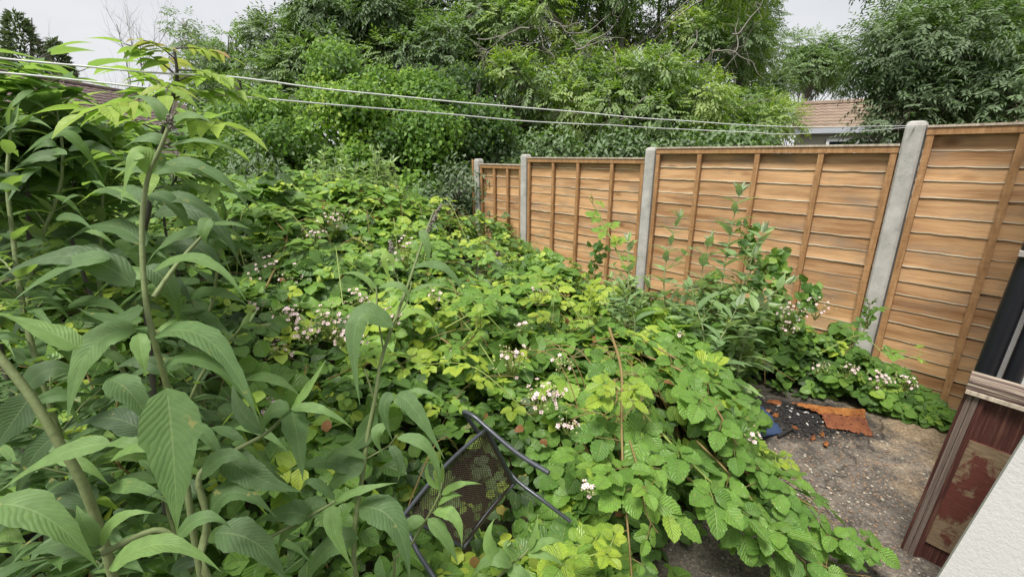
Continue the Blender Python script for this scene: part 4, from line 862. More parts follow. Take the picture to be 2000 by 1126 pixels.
for a in [  # (D, base, mid, tip, width px, tint, roll, dD)
 (.80,(322,318),(420,340),(500,432),44,.42,.25,.03),(.80,(292,345),(268,300),(236,398),52,.85,-.2,-.03),(.82,(330,285),(400,275),(462,300),20,.55,.2,.02),
 (.80,(300,530),(395,508),(482,588),50,.62,.3,-.02),(.74,(262,560),(140,500),(-10,548),72,.25,.1,-.05),(.72,(215,505),(130,520),(10,600),60,.5,-.3,-.03),
 (.79,(266,648),(178,680),(132,822),86,.55,-.25,-.06),(.76,(272,650),(276,690),(286,738),38,.68,.1,-.04),(.79,(303,656),(412,668),(506,826),78,.5,.3,-.03),
 (.79,(318,712),(415,712),(505,815),54,.4,.35,-.02),(.73,(325,757),(338,890),(346,1042),118,.55,.05,-.02),(.77,(210,738),(262,775),(299,846),66,.45,0,-.02),
 (.85,(285,846),(210,815),(135,842),66,.05,.1,.02),(.66,(156,680),(80,640),(-20,606),62,.72,-.2,0),(.70,(216,866),(110,890),(-5,962),58,.68,-.15,-.02),
 (.62,(-20,985),(90,1010),(192,1108),92,.6,.1,.02),(.66,(212,1112),(320,1062),(432,1116),62,.7,.15,0),(.70,(196,1066),(235,1010),(302,1002),34,.75,0,0),
 (.70,(196,1066),(165,1020),(150,985),38,.6,0,0),(.85,(410,425),(398,450),(405,480),32,.6,0,0),(.86,(402,440),(450,436),(494,450),18,.6,.2,0),
 (.86,(400,450),(330,470),(285,520),40,.4,0,.05),(.9,(395,970),(330,950),(280,985),50,.2,0,.03),(.88,(390,935),(440,890),(490,905),50,.35,0,0),
 (.95,(568,798),(600,760),(636,702),28,.75,.3,0),(.93,(568,798),(628,800),(690,838),30,.6,.15,0),(.94,(565,800),(530,805),(508,850),46,.5,0,0),(.95,(568,800),(580,850),(592,940),60,.42,.2,-.03),
 (.95,(520,845),(470,800),(455,740),40,.3,0,.03),(.92,(440,885),(500,930),(590,960),70,.3,-.2,0),(.90,(405,1010),(460,960),(540,1010),64,.35,0,0),(.85,(420,1040),(500,1060),(560,1130),80,.25,0,0),
 (.95,(280,600),(220,620),(150,600),52,.22,0,.1),(.95,(285,480),(210,440),(130,470),56,.25,0,.1),(.90,(285,400),(215,370),(150,400),52,.35,0,.08),(.9,(290,380),(340,400),(380,470),50,.3,.3,.05),
 (.92,(295,400),(370,390),(440,450),48,.25,.2,.05),(.88,(282,520),(330,560),(350,640),52,.2,0,.05),(1.0,(300,420),(400,420),(470,520),60,.15,0,.05),(1.0,(290,500),(380,480),(450,560),60,.12,0,.05),
 (.85,(325,250),(300,200),(250,190),30,.6,0,0),(.85,(325,250),(370,225),(420,245),28,.62,0,0),(.82,(322,280),(280,270),(225,300),36,.5,0,0),(.84,(320,300),(270,330),(190,320),44,.5,0,.02),
 (.8,(60,770),(20,830),(-30,900),80,.15,0,0),(.78,(50,760),(100,720),(170,730),60,.2,0,.05),(.8,(110,850),(60,900),(30,980),70,.12,0,.03),(.85,(180,990),(120,960),(60,1000),70,.15,0,.05),
 (.7,(200,1066),(120,1060),(40,1090),70,.3,0,0),(.7,(345,1050),(400,1010),(450,1030),44,.45,0,0)]:
    pleaf(L_, *a)
# fill of darker leaves behind, shoots of the same bush
for k in range(370):
    x = R.uniform(-150, 520); y = R.uniform(150, 1150)
    if x > 430 - max(0, (520 - y)) * .35 and y < 700: continue
    if y < 150 + x * .3: continue
    D = R.uniform(.95, 1.45); a = R.uniform(-.9, .9) + (0 if R.uniform() < .6 else math.pi); l = R.uniform(60, 135)
    tp = (x + math.cos(a) * l, y + math.sin(a) * l * .6 + 40)
    pleaf(L_, D, (x, y), ((x + tp[0]) / 2, (y + tp[1]) / 2 - l * .16), tp, l * R.uniform(.22, .32), np.clip(R.normal(.5, .22), 0, 1), R.uniform(-.5, .5), R.uniform(-.1, .1))
for q_ in [[(-1.2, 1.0, 0), P(60, 700, 1.2), P(120, 350, 1.25), P(110, 210, 1.25)], [(-1.0, 1.3, 0), P(230, 700, 1.4), P(200, 420, 1.4), P(215, 300, 1.4)], [(-.9, 1.5, 0), P(400, 800, 1.5), P(420, 560, 1.45), P(440, 430, 1.4)], [(-1.0, .9, 0), P(100, 800, 1.05), P(20, 420, 1.0), P(20, 250, 1.0)], [(-.8, 1.0, 0), P(330, 1000, 1.2), P(380, 760, 1.2), P(470, 640, 1.2)]]:
    bud_plant(L_, S_, q_, .16, .075, .006, .3, .3, .3, .3)
L_.build('foliage', M['buddleja'], bb, True); S_.build('stems', M['bstem'], bb, True)

# --- slender central buddleja
cb_ = thing('buddleja_shoot', 'slender tall buddleja stem with a grey flower spike, in front of the thicket', 'plant', (-.28, 1.1, 0), 'single buddleja shoots')
L_ = MB(); S_ = MB()
S_.tube(smooth_path([(-.33, 1.0, -.1), P(698, 1150, 1.12), P(712, 900, 1.10), P(732, 780, 1.10), P(748, 690, 1.12), P(792, 570, 1.14), P(826, 470, 1.16), P(848, 410, 1.17)], 36), np.linspace(.0068, .0024, 36), 8)
S_.tube([P(735, 790, 1.1), P(722, 750, 1.1), P(712, 720, 1.1)], .0025, 6); S_.tube([P(790, 575, 1.14), P(770, 530, 1.15), P(763, 490, 1.16)], .002, 6)
S_.tube([P(750, 690, 1.12), P(738, 620, 1.1), P(735, 560, 1.1)], .0022, 6); S_.tube([P(762, 640, 1.12), P(795, 590, 1.1), P(805, 550, 1.1)], .002, 6)
S_.tube([P(716, 895, 1.1), P(760, 870, 1.08), P(775, 850, 1.07)], .0022, 6); S_.tube(smooth_path([P(500, 1062, 1.0), P(590, 1015, 1.0), P(655, 978, 1.0)], 8), [.004, .0036, .0034, .0033, .003, .003, .003, .0028, .0026], 6)
for a in [(1.15,(820,448),(834,480),(836,536),22,.62,0,0),(1.14,(806,524),(865,522),(908,578),32,.5,.3,0),(1.1,(736,566),(695,534),(654,542),15,.72,0,0),(1.1,(738,562),(785,560),(802,604),20,.6,0,0),
 (1.1,(800,572),(840,556),(878,562),12,.6,0,0),(1.08,(768,640),(698,628),(703,790),66,.5,-.15,-.05),(1.1,(778,626),(828,612),(862,676),32,.85,.5,0),(1.12,(770,515),(752,505),(764,560),26,.85,0,0),
 (1.06,(768,768),(750,800),(768,862),30,.35,0,0),(1.06,(772,772),(810,800),(868,896),50,.5,.1,-.02),(1.08,(788,768),(830,764),(876,790),14,.6,0,0),(1.06,(755,830),(735,850),(750,890),30,.65,0,0),
 (1.05,(760,870),(780,900),(776,942),24,.25,0,0),(1.04,(775,855),(840,880),(860,980),30,.6,0,0),(1.04,(716,895),(660,880),(630,915),20,.6,0,0),(1.02,(700,990),(770,1020),(800,1135),78,.35,.1,-.05),
 (1.0,(655,978),(710,955),(776,942),24,.7,.1,0),(1.0,(650,985),(655,1040),(692,1112),42,.72,.15,-.03),(1.02,(655,975),(610,940),(590,955),24,.5,0,0),(1.02,(640,985),(580,1010),(540,1080),56,.4,0,0),
 (1.05,(712,900),(665,930),(610,1000),56,.4,0,0),(1.05,(710,920),(640,900),(560,920),50,.35,0,.05),(1.05,(700,1050),(640,1070),(600,1140),60,.35,0,0),(1.1,(730,800),(690,870),(610,880),48,.3,0,.05),(.98,(600,1010),(560,1000),(500,1020),60,.3,0,0)]:
    pleaf(L_, *a)
S_.build('stems', M['bstem'], cb_, True); L_.build('foliage', M['buddleja'], cb_, True)
pn = MB()
for a, b_, r0 in ((P(832, 455, 1.165), P(862, 398, 1.175), .009), (P(765, 492, 1.16), P(762, 470, 1.16), .006), (P(330, 245, .8), P(333, 228, .8), .008)):
    for _ in range(120):
        t_ = R.uniform(); c = a * (1 - t_) + b_ * t_ + R.normal(0, 1, 3) * r0 * (1.1 - t_) * .6; d_ = nrm(R.normal(0, 1, 3)) * .003; pn.tube([c - d_, c, c + d_], [.0008, .0022, .0008], 4, False)
pn.build('grey_blossom', M['panicle'], cb_)
# --- small near shoots
def shoot(lab, stem, lv, grp='single buddleja shoots', r=.0035, loc=None):
    t_ = thing('buddleja_shoot', lab, 'plant', tuple(stem[0]), grp); s2 = MB(); l2 = MB(); pt = smooth_path(stem, 16)
    s2.tube(pt, np.linspace(r * 1.3, r * .6, len(pt)), 7); s2.build('stem', M['bstem'], t_, True)
    for a in lv: pleaf(l2, *a)
    l2.build('foliage', M['buddleja'], t_, True)
shoot('small fresh buddleja shoot in front of the chair mesh', [(-.22, 1.0, 0), P(770, 1130, 1.25), P(805, 1060, 1.2), P(835, 1010, 1.15), P(858, 965, 1.12), P(866, 925, 1.12)],
      [(1.12,(862,950),(850,925),(852,912),14,.8,0,0),(1.12,(864,945),(864,915),(862,902),10,.8,0,0),(1.12,(862,965),(900,945),(942,945),22,.75,.2,0),(1.12,(856,985),(880,968),(904,968),18,.7,.2,0),(1.12,(846,1000),(888,1010),(902,1068),34,.78,.1,-.03),(1.13,(835,1012),(870,1050),(895,1105),36,.6,.1,0),(1.13,(830,1015),(795,1030),(800,1070),34,.6,0,0),(1.12,(860,955),(835,930),(838,900),14,.75,0,0)])
shoot('fresh buddleja shoot at the bottom edge, right of the chair', [(-.02, .9, 0), P(950, 1190, 1.15), P(985, 1115, 1.1), P(1020, 1085, 1.08), P(1040, 1060, 1.08)],
      [(1.08,(1030,1075),(1045,1040),(1050,1002),16,.75,0,0),(1.08,(1032,1078),(1070,1055),(1112,1062),24,.72,.1,0),(1.08,(1030,1082),(1070,1085),(1106,1108),20,.74,0,0),(1.05,(985,1110),(955,1060),(966,1012),36,.75,0,0),(1.05,(1010,1095),(990,1060),(1010,1085),26,.7,0,0),(1.05,(1000,1105),(960,1090),(920,1130),40,.6,0,0),(1.06,(990,1115),(1020,1120),(1050,1150),34,.65,0,0)])
# --- bushes by the fence
def fence_bud(lab, paths, Ll, tint, step=.08, mat='buddleja_far', r=.005, sp=.45, grp='grey green buddleja bushes'):
    t_ = thing('buddleja_bush', lab, 'bush', tuple(paths[0][0]), grp); l2 = MB(); s2 = MB()
    for p_ in paths: bud_plant(l2, s2, p_, Ll * 1.6, step * 1.5, r, tint + .22, .2, .38, sp * .6, .45, .75)
    l2.build('foliage', M[mat], t_); s2.build('stems', M['bstem'], t_, True)
def gnd(px, py, D): p_ = P(px, py, D); return np.array([p_[0], p_[1], -.05])
fence_bud('tall grey green buddleja by the wide fence panel, its top highest', [[gnd(1395, 640, 3.0), P(1398, 640, 3.0), P(1415, 520, 3.05), P(1432, 430, 3.08), P(1445, 375, 3.1)], [gnd(1420, 640, 3.0), P(1440, 600, 3.0), P(1470, 520, 3.0), P(1490, 455, 3.05)], [gnd(1400, 640, 3.0), P(1375, 600, 3.0), P(1370, 540, 3.0), P(1385, 470, 3.0)], [gnd(1400, 640, 2.9), P(1420, 640, 2.9), P(1450, 560, 2.9), P(1470, 500, 2.9)]], .15, .35)
fence_bud('medium buddleja between the concrete post and the tallest buddleja', [[gnd(1300, 640, 3.2), P(1298, 620, 3.2), P(1297, 540, 3.2), P(1308, 480, 3.25), P(1325, 425, 3.3)], [gnd(1310, 640, 3.2), P(1320, 600, 3.1), P(1350, 560, 3.1)]], .13, .4)
fence_bud('low bright buddleja in front of the concrete post of the middle panel', [[gnd(1215, 640, 3.3), P(1222, 600, 3.2), P(1228, 540, 3.2), P(1228, 470, 3.3)], [gnd(1210, 640, 3.2), P(1200, 600, 3.1), P(1195, 545, 3.1)], [gnd(1250, 640, 3.1), P(1250, 600, 3.1), P(1265, 560, 3.1)]], .13, .55)
fence_bud('buddleja branch leaning right over the flowering brambles', [[gnd(1440, 700, 2.75), P(1455, 660, 2.75), P(1480, 600, 2.75), P(1535, 553, 2.75)], [gnd(1440, 700, 2.7), P(1460, 640, 2.7), P(1500, 590, 2.75)]], .13, .4)
fence_bud('dark low buddleja behind the fresh bramble mound', [[gnd(1370, 720, 2.7), P(1375, 680, 2.7), P(1360, 600, 2.75), P(1350, 560, 2.8)], [gnd(1390, 720, 2.6), P(1400, 690, 2.6), P(1420, 640, 2.6), P(1440, 600, 2.6)], [gnd(1240, 680, 2.8), P(1240, 650, 2.8), P(1230, 600, 2.8), P(1215, 560, 2.8)]], .15, .2)
# pale bush clump far behind the thicket
ps = []
for k in range(26):
    x = R.uniform(610, 800); top_ = 272 + abs(x - 690) * .35 + R.uniform(0, 60); D = R.uniform(5.3, 6.0)
    ps.append([gnd(700 + (x - 700) * .4, 400, D), P(700 + (x - 700) * .7, 390, D), P(x, top_ + 50, D), P(x + R.uniform(-12, 12), top_, D)])
fence_bud('pale feathery buddleja clump far behind the bramble ridge', ps, .13, .8, .07, sp=.6, r=.008)
# vine on the fence
vn = thing('climbing_vine', 'dark green vine climbing the wide fence panel behind the buddleja', 'vine', tuple(fp(1.5, .3, .1))); b = MB(); s2 = MB()
for path in ([P(1480, 600, 3.2), P(1475, 520, 3.25), P(1462, 470, 3.3), P(1458, 440, 3.3)], [P(1500, 620, 3.15), P(1520, 560, 3.15), P(1535, 520, 3.2)], [P(1480, 560, 3.2), P(1505, 510, 3.25), P(1530, 500, 3.25)], [P(1540, 640, 3.0), P(1570, 590, 3.05), P(1585, 560, 3.05)]):
    pt = smooth_path(path, 30); s2.tube(pt, .0025, 5, False)
    for p_ in pt:
        for _ in range(2):
            d_ = nrm(R.normal(0, 1, 3) + [0, 0, -.5]); leaves(b, T_OV4, (p_ + R.normal(0, .025, 3))[None], d_[None], (NV + R.normal(0, .4, 3) + [0, 0, .4])[None], R.uniform(.05, .085), R.uniform(.045, .07), .2, .5, R.uniform(.3, .8))
b.build('foliage', M['ivy'], vn); s2.build('stem', M['cane'], vn)
v2 = thing('climbing_vine', 'small vine clinging to the middle fence panel left of its tall shoot', 'vine', tuple(P(1165, 560, 4.3))); b = MB(); s2 = MB(); pt = smooth_path([P(1160, 580, 4.2), P(1162, 530, 4.2), P(1170, 500, 4.2), P(1168, 480, 4.2)], 16); s2.tube(pt, .0025, 5, False)
for p_ in pt:
    for _ in range(3):
        d_ = nrm(R.normal(0, 1, 3)); leaves(b, T_OV4, (p_ + R.normal(0, .03, 3))[None], d_[None], (NV + R.normal(0, .4, 3) + [0, 0, .5])[None], .07, .055, .2, .5, R.uniform(.3, .6))
b.build('foliage', M['ivy'], v2); s2.build('stem', M['cane'], v2)

# grasses at the fence foot
gr = MB()
for k in range(700):
    t_ = R.uniform(-.55, 1.1); p_ = fp(t_, 0, R.uniform(.08, .24)); h = R.uniform(.05, .16)
    d_ = nrm(R.normal(0, .5, 3) + [0, 0, 1.]); leaves(gr, T_LA3, p_[None], d_[None], nrm(R.normal(0, 1, 3))[None], h, .004, 0, 1., R.uniform(.3, .8))
for k in range(900):
    t_ = R.uniform(2.5, 5.1); p_ = fp(t_, 0, R.uniform(.05, .35)); hh = float(height(p_[:1], p_[1:2])[0]); p_[2] = max(hh - .12, 0); h = R.uniform(.08, .22)
    d_ = nrm(R.normal(0, .35, 3) + [0, 0, 1.]); leaves(gr, T_LA3, p_[None], d_[None], nrm(R.normal(0, 1, 3))[None], h, .005, 0, .7, R.uniform(.3, .9))
tag(gr.build('grass', M['bramble']), 'thin grass growing along the foot of the fence', 'grass', kind='stuff')
yl = MB()
for _ in range(420):
    x, y = R.uniform(-2.5, 1.6), R.uniform(1.2, 5); q_ = np.array([x]), np.array([y]); h = float(height(*q_)[0])
    if h < .1 or not keep_out(np.array([[x, y, h]]))[0]: continue
    leaves(yl, T_OV4, np.array([[x, y, h + float(bumpz(*q_)[0]) - R.uniform(0, .05)]]), R.normal(0, 1, (1, 3)), R.normal(0, .6, (1, 3)) + [0, -.3, 1], R.uniform(.04, .07), .04, .5, 1.2, R.choice([.8, .9, .97, 1.]))
for px, py, D, tn in ((1040, 1085, 1.5, .84), (925, 1085, 1.55, .95), (945, 1078, 1.55, .85)):
    leaves(yl, T_OV, P(px, py, D)[None], np.array([[.2, -.3, -1]]), np.array([[0, -1, .3]]), .05, .038, .2, .4, tn)
tag(yl.build('withered_leaves', M['sapling']), 'few yellowing and brown leaves low down right of the chair', 'leaves', kind='stuff')

# ---------------------------------------------------------------- young pinnate saplings, left
def pinnate(mbl, mbs, p0, d_, L, pairs, ll, lw, tint, tpl=T_LA, droop=.5, up=None):
    d_ = nrm(d_); n_ = pairs; q_ = np.linspace(0, 1, 9)[:, None]; c = p0 + d_ * L * q_ + np.array([0, 0, -1.]) * droop * L * .5 * q_ ** 2
    mbs.tube(c, np.linspace(.0022, .001, 9), 4, False); upv = np.array([0, 0, 1.]) if up is None else up
    for k in range(pairs + 1):
        t_ = .3 + .7 * k / pairs; i = min(8, int(t_ * 8)); p_ = c[i]; tg = nrm(c[i] - c[max(0, i - 1)]); sd = nrm(np.cross(tg, upv))
        if k == pairs: leaves(mbl, tpl, p_[None], tg[None], upv[None] + R.normal(0, .1, (1, 3)), ll, lw, .2, .5, tint)
        else:
            for s_ in (1, -1):
                leaves(mbl, tpl, p_[None], nrm(sd * s_ + tg * .6 + R.normal(0, .08, 3) - upv * .15)[None], (upv + R.normal(0, .15, 3))[None], ll * R.uniform(.85, 1.1), lw, R.uniform(.1, .4), R.uniform(.3, .9), np.clip(tint + R.normal(0, .04), 0, 1))
def sapling(lab, stems, nleaf, L, ll, tint, zr, grp='young pinnate leaved saplings', droop=.6, ext=None):
    t_ = thing('sapling', lab, 'sapling', tuple(stems[0][0]), grp); b = MB(); s2 = MB()
    for st_ in stems:
        pt = smooth_path(st_, 30); s2.tube(pt, np.linspace(.009, .003, len(pt)), 7)
        for k in range(nleaf):
            f_ = zr + (1 - zr) * (k / max(1, nleaf - 1)); i = min(len(pt) - 1, int(f_ * (len(pt) - 1))); a = k * 2.4 + R.uniform(0, .6)
            tn = tint + (.97 - tint) * max(0, (f_ - .9) / .1) if ext is None else ext(f_)
            sc = 1 - .45 * max(0, (f_ - .7) / .3)
            pinnate(b, s2, pt[i], np.array([math.cos(a), math.sin(a), R.uniform(.1, 1.2)]), L * sc * R.uniform(.85, 1.15), 5, ll * sc, ll * .42 * sc, np.clip(tn + R.normal(0, .05), 0, 1), droop=droop)
    b.build('foliage', M['sapling'], t_); s2.build('stem', M['bark_dark'], t_, True)
sapling('young sapling with a red tinted tip beside the big buddleja', [[(-1.05, 1.0, 0), P(285, 600, 1.25), P(292, 400, 1.2), P(322, 240, 1.15), P(345, 160, 1.12), P(340, 95, 1.1)]], 17, .20, .09, .55, .45, ext=lambda f_: .5 + .35 * f_ if f_ < .93 else .98)
sapling('sapling with pale broad leaflets at the far left edge', [[(-1.6, 1.2, 0), P(-40, 500, 1.3), P(-30, 330, 1.25), P(-50, 220, 1.2), P(-40, 150, 1.2)], [(-1.5, 1.1, 0), P(60, 500, 1.4), P(70, 300, 1.4), P(80, 250, 1.4)], [(-1.3, 1.5, 0), P(150, 500, 1.7), P(150, 350, 1.7), P(180, 280, 1.7)], [(-1.7, 1.6, 0), P(20, 500, 1.9), P(30, 320, 1.9), P(20, 240, 1.9)]], 26, .30, .155, .42, .35, droop=.25, ext=lambda f_: .25 + .3 * f_ if f_ < .92 else .8)
sapling('leafy sapling at the left behind the big buddleja', [[(-1.9, 2.2, 0), P(160, 480, 2.4), P(180, 330, 2.4), P(200, 240, 2.4)], [(-1.6, 2.4, 0), P(330, 480, 2.5), P(350, 330, 2.5), P(380, 250, 2.5)], [(-2.3, 2.2, 0), P(60, 480, 2.5), P(40, 350, 2.5), P(60, 270, 2.5)]], 26, .34, .165, .3, .3, droop=.3, ext=lambda f_: .15 + .35 * f_)

# ---------------------------------------------------------------- trees
def clump_tree(name, lab, cat, trunk, clumps, mat, per, leaf=(.08, .024), spray=.26, pairs=4, droop=.5, bark='bark', r0=.12, tint=.4, mode='ash', grp=None, limb_r=.03, twigs=8, tvar=.14):
    base = np.array(trunk[0], float); t_ = thing(name, lab, cat, tuple(base), grp); tr = MB(); pt = smooth_path(trunk, 18); tr.tube(pt, np.linspace(r0, r0 * .35, len(pt)), 8)
    lf = MB()
    for (c, r) in clumps:
        c = np.asarray(c, float); dz = c[2] - pt[:, 2]; hd = np.linalg.norm((pt - c)[:, :2], axis=1)
        i = int(np.argmin(np.abs(dz - .75 * hd - .2) + .15 * hd)); st_ = pt[i]
        mid = st_ * .5 + c * .5 + R.normal(0, .12, 3) + [0, 0, .15]; lb = smooth_path([st_, mid, c], 10); tr.tube(lb, np.linspace(limb_r, limb_r * .3, len(lb)), 5, False)
        tn0 = tint + R.normal(0, tvar)
        for _ in range(twigs):
            d_ = nrm(R.normal(0, 1, 3)); e_ = c + d_ * r * .85; m2 = (c + e_) / 2 + R.normal(0, .08, 3) * r; tr.tube([lb[-3], m2, e_], [limb_r * .3, limb_r * .2, limb_r * .1], 4, False)
        n_ = int(per * (r / .7) ** 2); d_ = nrm(R.normal(0, 1, (n_, 3)) + [0, -.15, .25]); rr = r * R.uniform(.35, 1.05, n_) ** .6
        p_ = c + d_ * rr[:, None] * [1, 1, .75]
        tn = np.clip(tn0 + R.normal(0, .08, n_), 0, 1)
        if mode == 'ash':
            T_ = nrm(d_ + R.normal(0, .45, (n_, 3)) + [0, 0, -droop * .5]); up_ = nrm(np.array([0, 0, 1.]) + d_ * .6 + R.normal(0, .2, (n_, 3)))
            sd = nrm(np.cross(T_, up_))
            for k in range(pairs):
                s_ = spray * (.25 + .75 * k / pairs); q_ = p_ + T_ * s_ + np.array([0, 0, -1.]) * droop * s_ * s_ * 1.2
                for sg in (1, -1):
                    leaves(lf, T_R, q_, nrm(sd * sg + T_ * .7 + [0, 0, -.35] + R.normal(0, .12, (n_, 3))), up_ + R.normal(0, .2, (n_, 3)), leaf[0] * R.uniform(.8, 1.15, n_), leaf[1], .4, .3, tn)
            q_ = p_ + T_ * spray + np.array([0, 0, -1.]) * droop * spray * spray * 1.2; leaves(lf, T_R, q_, T_ + [0, 0, -.3], up_, leaf[0], leaf[1], .4, .3, tn)
        else:
            for k in range(pairs):
                T_ = nrm(R.normal(0, .7, (n_, 3)) + d_ * .3 + [0, 0, -.55]); leaves(lf, T_OV4 if mode == 'ovate' else T_R, p_ + R.normal(0, .06, (n_, 3)), T_, nrm(d_ + [0, 0, .7] + R.normal(0, .4, (n_, 3))), leaf[0] * R.uniform(.7, 1.2, n_), leaf[1], .2, .4, tn + R.normal(0, .05, n_))
    tr.build('trunk', M[bark], t_, True); lf.build('crown', M[mat], t_); return t_
def regions(specs):
    out_ = []
    for (x0, y0, x1, y1, d0, d1, n_, r0, r1) in specs:
        for _ in range(n_):
            D = R.uniform(d0, d1); out_.append((P(R.uniform(x0, x1), R.uniform(y0, y1), D), R.uniform(r0, r1)))
    return out_
# creeper covered mass: several bushes / smothered trees
creep = [('creeper_covered_tree', 'creeper smothered tree, the tallest green hump left of centre', [(630,120,770,200,7.6,8.8,12,.28,.5),(560,180,860,330,7.0,8.7,42,.28,.55),(640,300,860,400,7.0,8.2,14,.3,.45)], (690, 8.2), .5),
         ('creeper_covered_tree', 'creeper smothered tree standing directly behind the fence end', [(850,160,960,260,7.8,9,13,.3,.5),(850,240,1010,360,7.4,8.8,16,.3,.5),(900,320,1000,420,7.8,8.6,7,.3,.45)], (930, 8.4), .08),  # very low leaf tint paints in the shade of a deep hollow
         ('creeper_covered_tree', 'low creeper smothered tree between the saplings and the tallest hump', [(430,200,560,300,7.4,8.8,18,.3,.5),(380,250,560,380,7.0,8.6,22,.3,.5)], (490, 8.2), .38)]
for nm, lab, sp_, (tx, tD), tn in creep:
    b0 = P(tx, 380, tD + .4); clump_tree(nm, lab, 'tree', [(b0[0], b0[1], -.1), (b0[0], b0[1], 1.5), (b0[0] + .1, b0[1], 3.0)], regions(sp_), 'creeper', 900, (.078, .054), pairs=2, mode='ovate', tint=tn, bark='bark_dark', r0=.14, grp='creeper smothered trees', twigs=4, tvar=.17)
sh = regions([(300,330,560,420,6.4,7.4,10,.4,.6),(820,340,960,430,6.6,7.6,9,.35,.5),(430,360,700,420,6.6,7.4,8,.35,.5)])
clump_tree('dark_shrub', 'dark wide shrub at the back of the thicket under the trees', 'shrub', [P(600, 470, 7.2) * [1, 1, 0], P(600, 420, 7.2)], sh, 'ash_dark', 420, (.10, .04), pairs=3, mode='rhomb', tint=.15, bark='bark_dark', r0=.05)
sh = regions([(960,285,1270,340,7.6,9.2,18,.35,.55),(1270,272,1480,330,7.2,8.4,14,.3,.45),(960,215,1300,285,10,11.5,16,.4,.6)])
clump_tree('fence_hedge', 'leafy hedge showing over the top of the middle fence panels', 'hedge', [P(1150, 470, 7.4) * [1, 1, 0], P(1150, 380, 7.4)], sh, 'creeper', 420, (.10, .06), pairs=3, mode='rhomb', tint=.15, bark='bark_dark', r0=.05)  # dark leaf tint stands in for the shading behind the fence
# central ash with pale twisting branches
tp = P(1200, 300, 10.8); tp2 = [(tp[0], tp[1], -.1), (tp[0], tp[1], 1.8), P(1210, 120, 10.8), P(1222, -40, 10.8), P(1235, -260, 10.6)]
cl = regions([(950,0,1150,120,9.0,11.2,26,.32,.58),(980,110,1200,260,8.2,10.6,36,.3,.55),(1180,130,1400,260,8.2,10.6,38,.28,.52),(1330,40,1480,120,9.5,11,14,.3,.5),(1000,-200,1480,-20,9.4,11.6,26,.6,.9),(1080,-20,1350,110,11,12.5,14,.3,.5),(1380,200,1520,280,9,10.5,8,.4,.55)])
clump_tree('ash_tree', 'broad ash tree in the centre with pale twisting branches', 'tree', tp2, cl, 'ash', 205, (.10, .040), .26, tint=.68, r0=.13, grp='ash trees', limb_r=.03, tvar=.2)
for x0, x1, r_, wh in ((1150, 1175, .06, 'third from the left, leaning right'), (1180, 1160, .05, 'leaning slightly left across its neighbour'), (1260, 1290, .07, 'sturdy, just right of the thickest one'), (1290, 1345, .05, 'leaning well to the right'), (1230, 1215, .09, 'the thickest of them'), (1320, 1300, .04, 'thin, leaning back left'), (1110, 1085, .05, 'leftmost of them'), (1345, 1390, .04, 'rightmost of them')):
    a = P(x0, 300, 12); s2 = MB(); ex = thing('slender_tree', 'dark trunk behind the central ash, ' + wh, 'tree', (a[0], a[1], -.1), 'slender trunks behind the central ash')
    s2.tube(smooth_path([(a[0], a[1], -.1), a, P((x0 + x1) / 2 + 8, 120, 12), P(x1, -30, 12), P(x1 + (x1 - x0), -250, 12)], 14), np.linspace(r_, r_ * .4, 13), 6)
    for _ in range(7):
        y = R.uniform(-80, 200); c = P(x0 + (x1 - x0) * (300 - y) / 330, y, 12); e_ = c + np.array([R.uniform(-1, 1), R.uniform(-.5, .3), R.uniform(.4, 1)]); s2.tube([c, (c + e_) / 2 + R.normal(0, .06, 3), e_], [r_ * .3, r_ * .2, .006], 4, False)
    s2.build('trunk', M['bark_dark'], ex)
ctr = bpy.data.objects.get('ash_tree'); pb = MB()
for _ in range(44):
    D = R.uniform(8.0, 9.3); x, y = R.uniform(930, 1430), R.uniform(40, 270); p_ = P(x, y, D); d_ = nrm(np.array([R.normal(0, 1), R.normal(0, .25), R.normal(-.1, .4)])); pts = [p_]
    for _k in range(9): d_ = nrm(d_ + R.normal(0, .3, 3) * [1, .3, 1]); pts.append(pts[-1] + d_ * R.uniform(.09, .18))
    pb.tube(smooth_path(pts, 27), np.linspace(R.uniform(.008, .017), .003, 28), 5, False)
    for _k in (3, 5, 7): pb.tube(smooth_path([pts[_k], pts[_k] + R.normal(0, .12, 3), pts[_k] + R.normal(0, .25, 3)], 6), [.005, .0045, .004, .004, .003, .003, .002], 4, False)
pb.build('twisting_branches', M['bark'], ctr, True)
# left tall ash, darker
tp = P(720, 300, 10.5)
cl = regions([(520,10,640,110,9.4,10.6,16,.3,.55),(600,0,820,110,9.0,10.8,36,.32,.6),(800,0,960,130,9.0,10.8,24,.32,.55),(490,110,620,200,9,10,14,.3,.48),(560,-220,960,-20,9.4,11,24,.6,.9),(470,150,560,230,9,9.8,5,.35,.5)])
clump_tree('ash_tree', 'tall darker ash tree left of centre rising above the creeper', 'tree', [(tp[0], tp[1], -.1), (tp[0], tp[1], 2), P(740, 60, 10.4), P(735, -150, 10.2)], cl, 'ash_dark', 200, (.10, .038), .26, tint=.52, r0=.14, grp='ash trees', tvar=.2)
tp = P(1440, 300, 12.5)
cl = regions([(1380,-20,1490,110,11.5,13,15,.5,.75),(1400,100,1500,200,11.5,13,9,.45,.6),(1420,200,1500,290,11,12.5,9,.4,.5),(1330,-200,1520,-30,11.5,13,14,.6,.9)])
clump_tree('ash_tree', 'airy ash tree on the right of the central ash with sky showing through', 'tree', [(tp[0], tp[1], -.1), (tp[0], tp[1], 2), P(1450, 60, 12.4), P(1460, -150, 12)], cl, 'ash', 110, (.11, .036), .28, tint=.5, r0=.12, grp='ash trees')
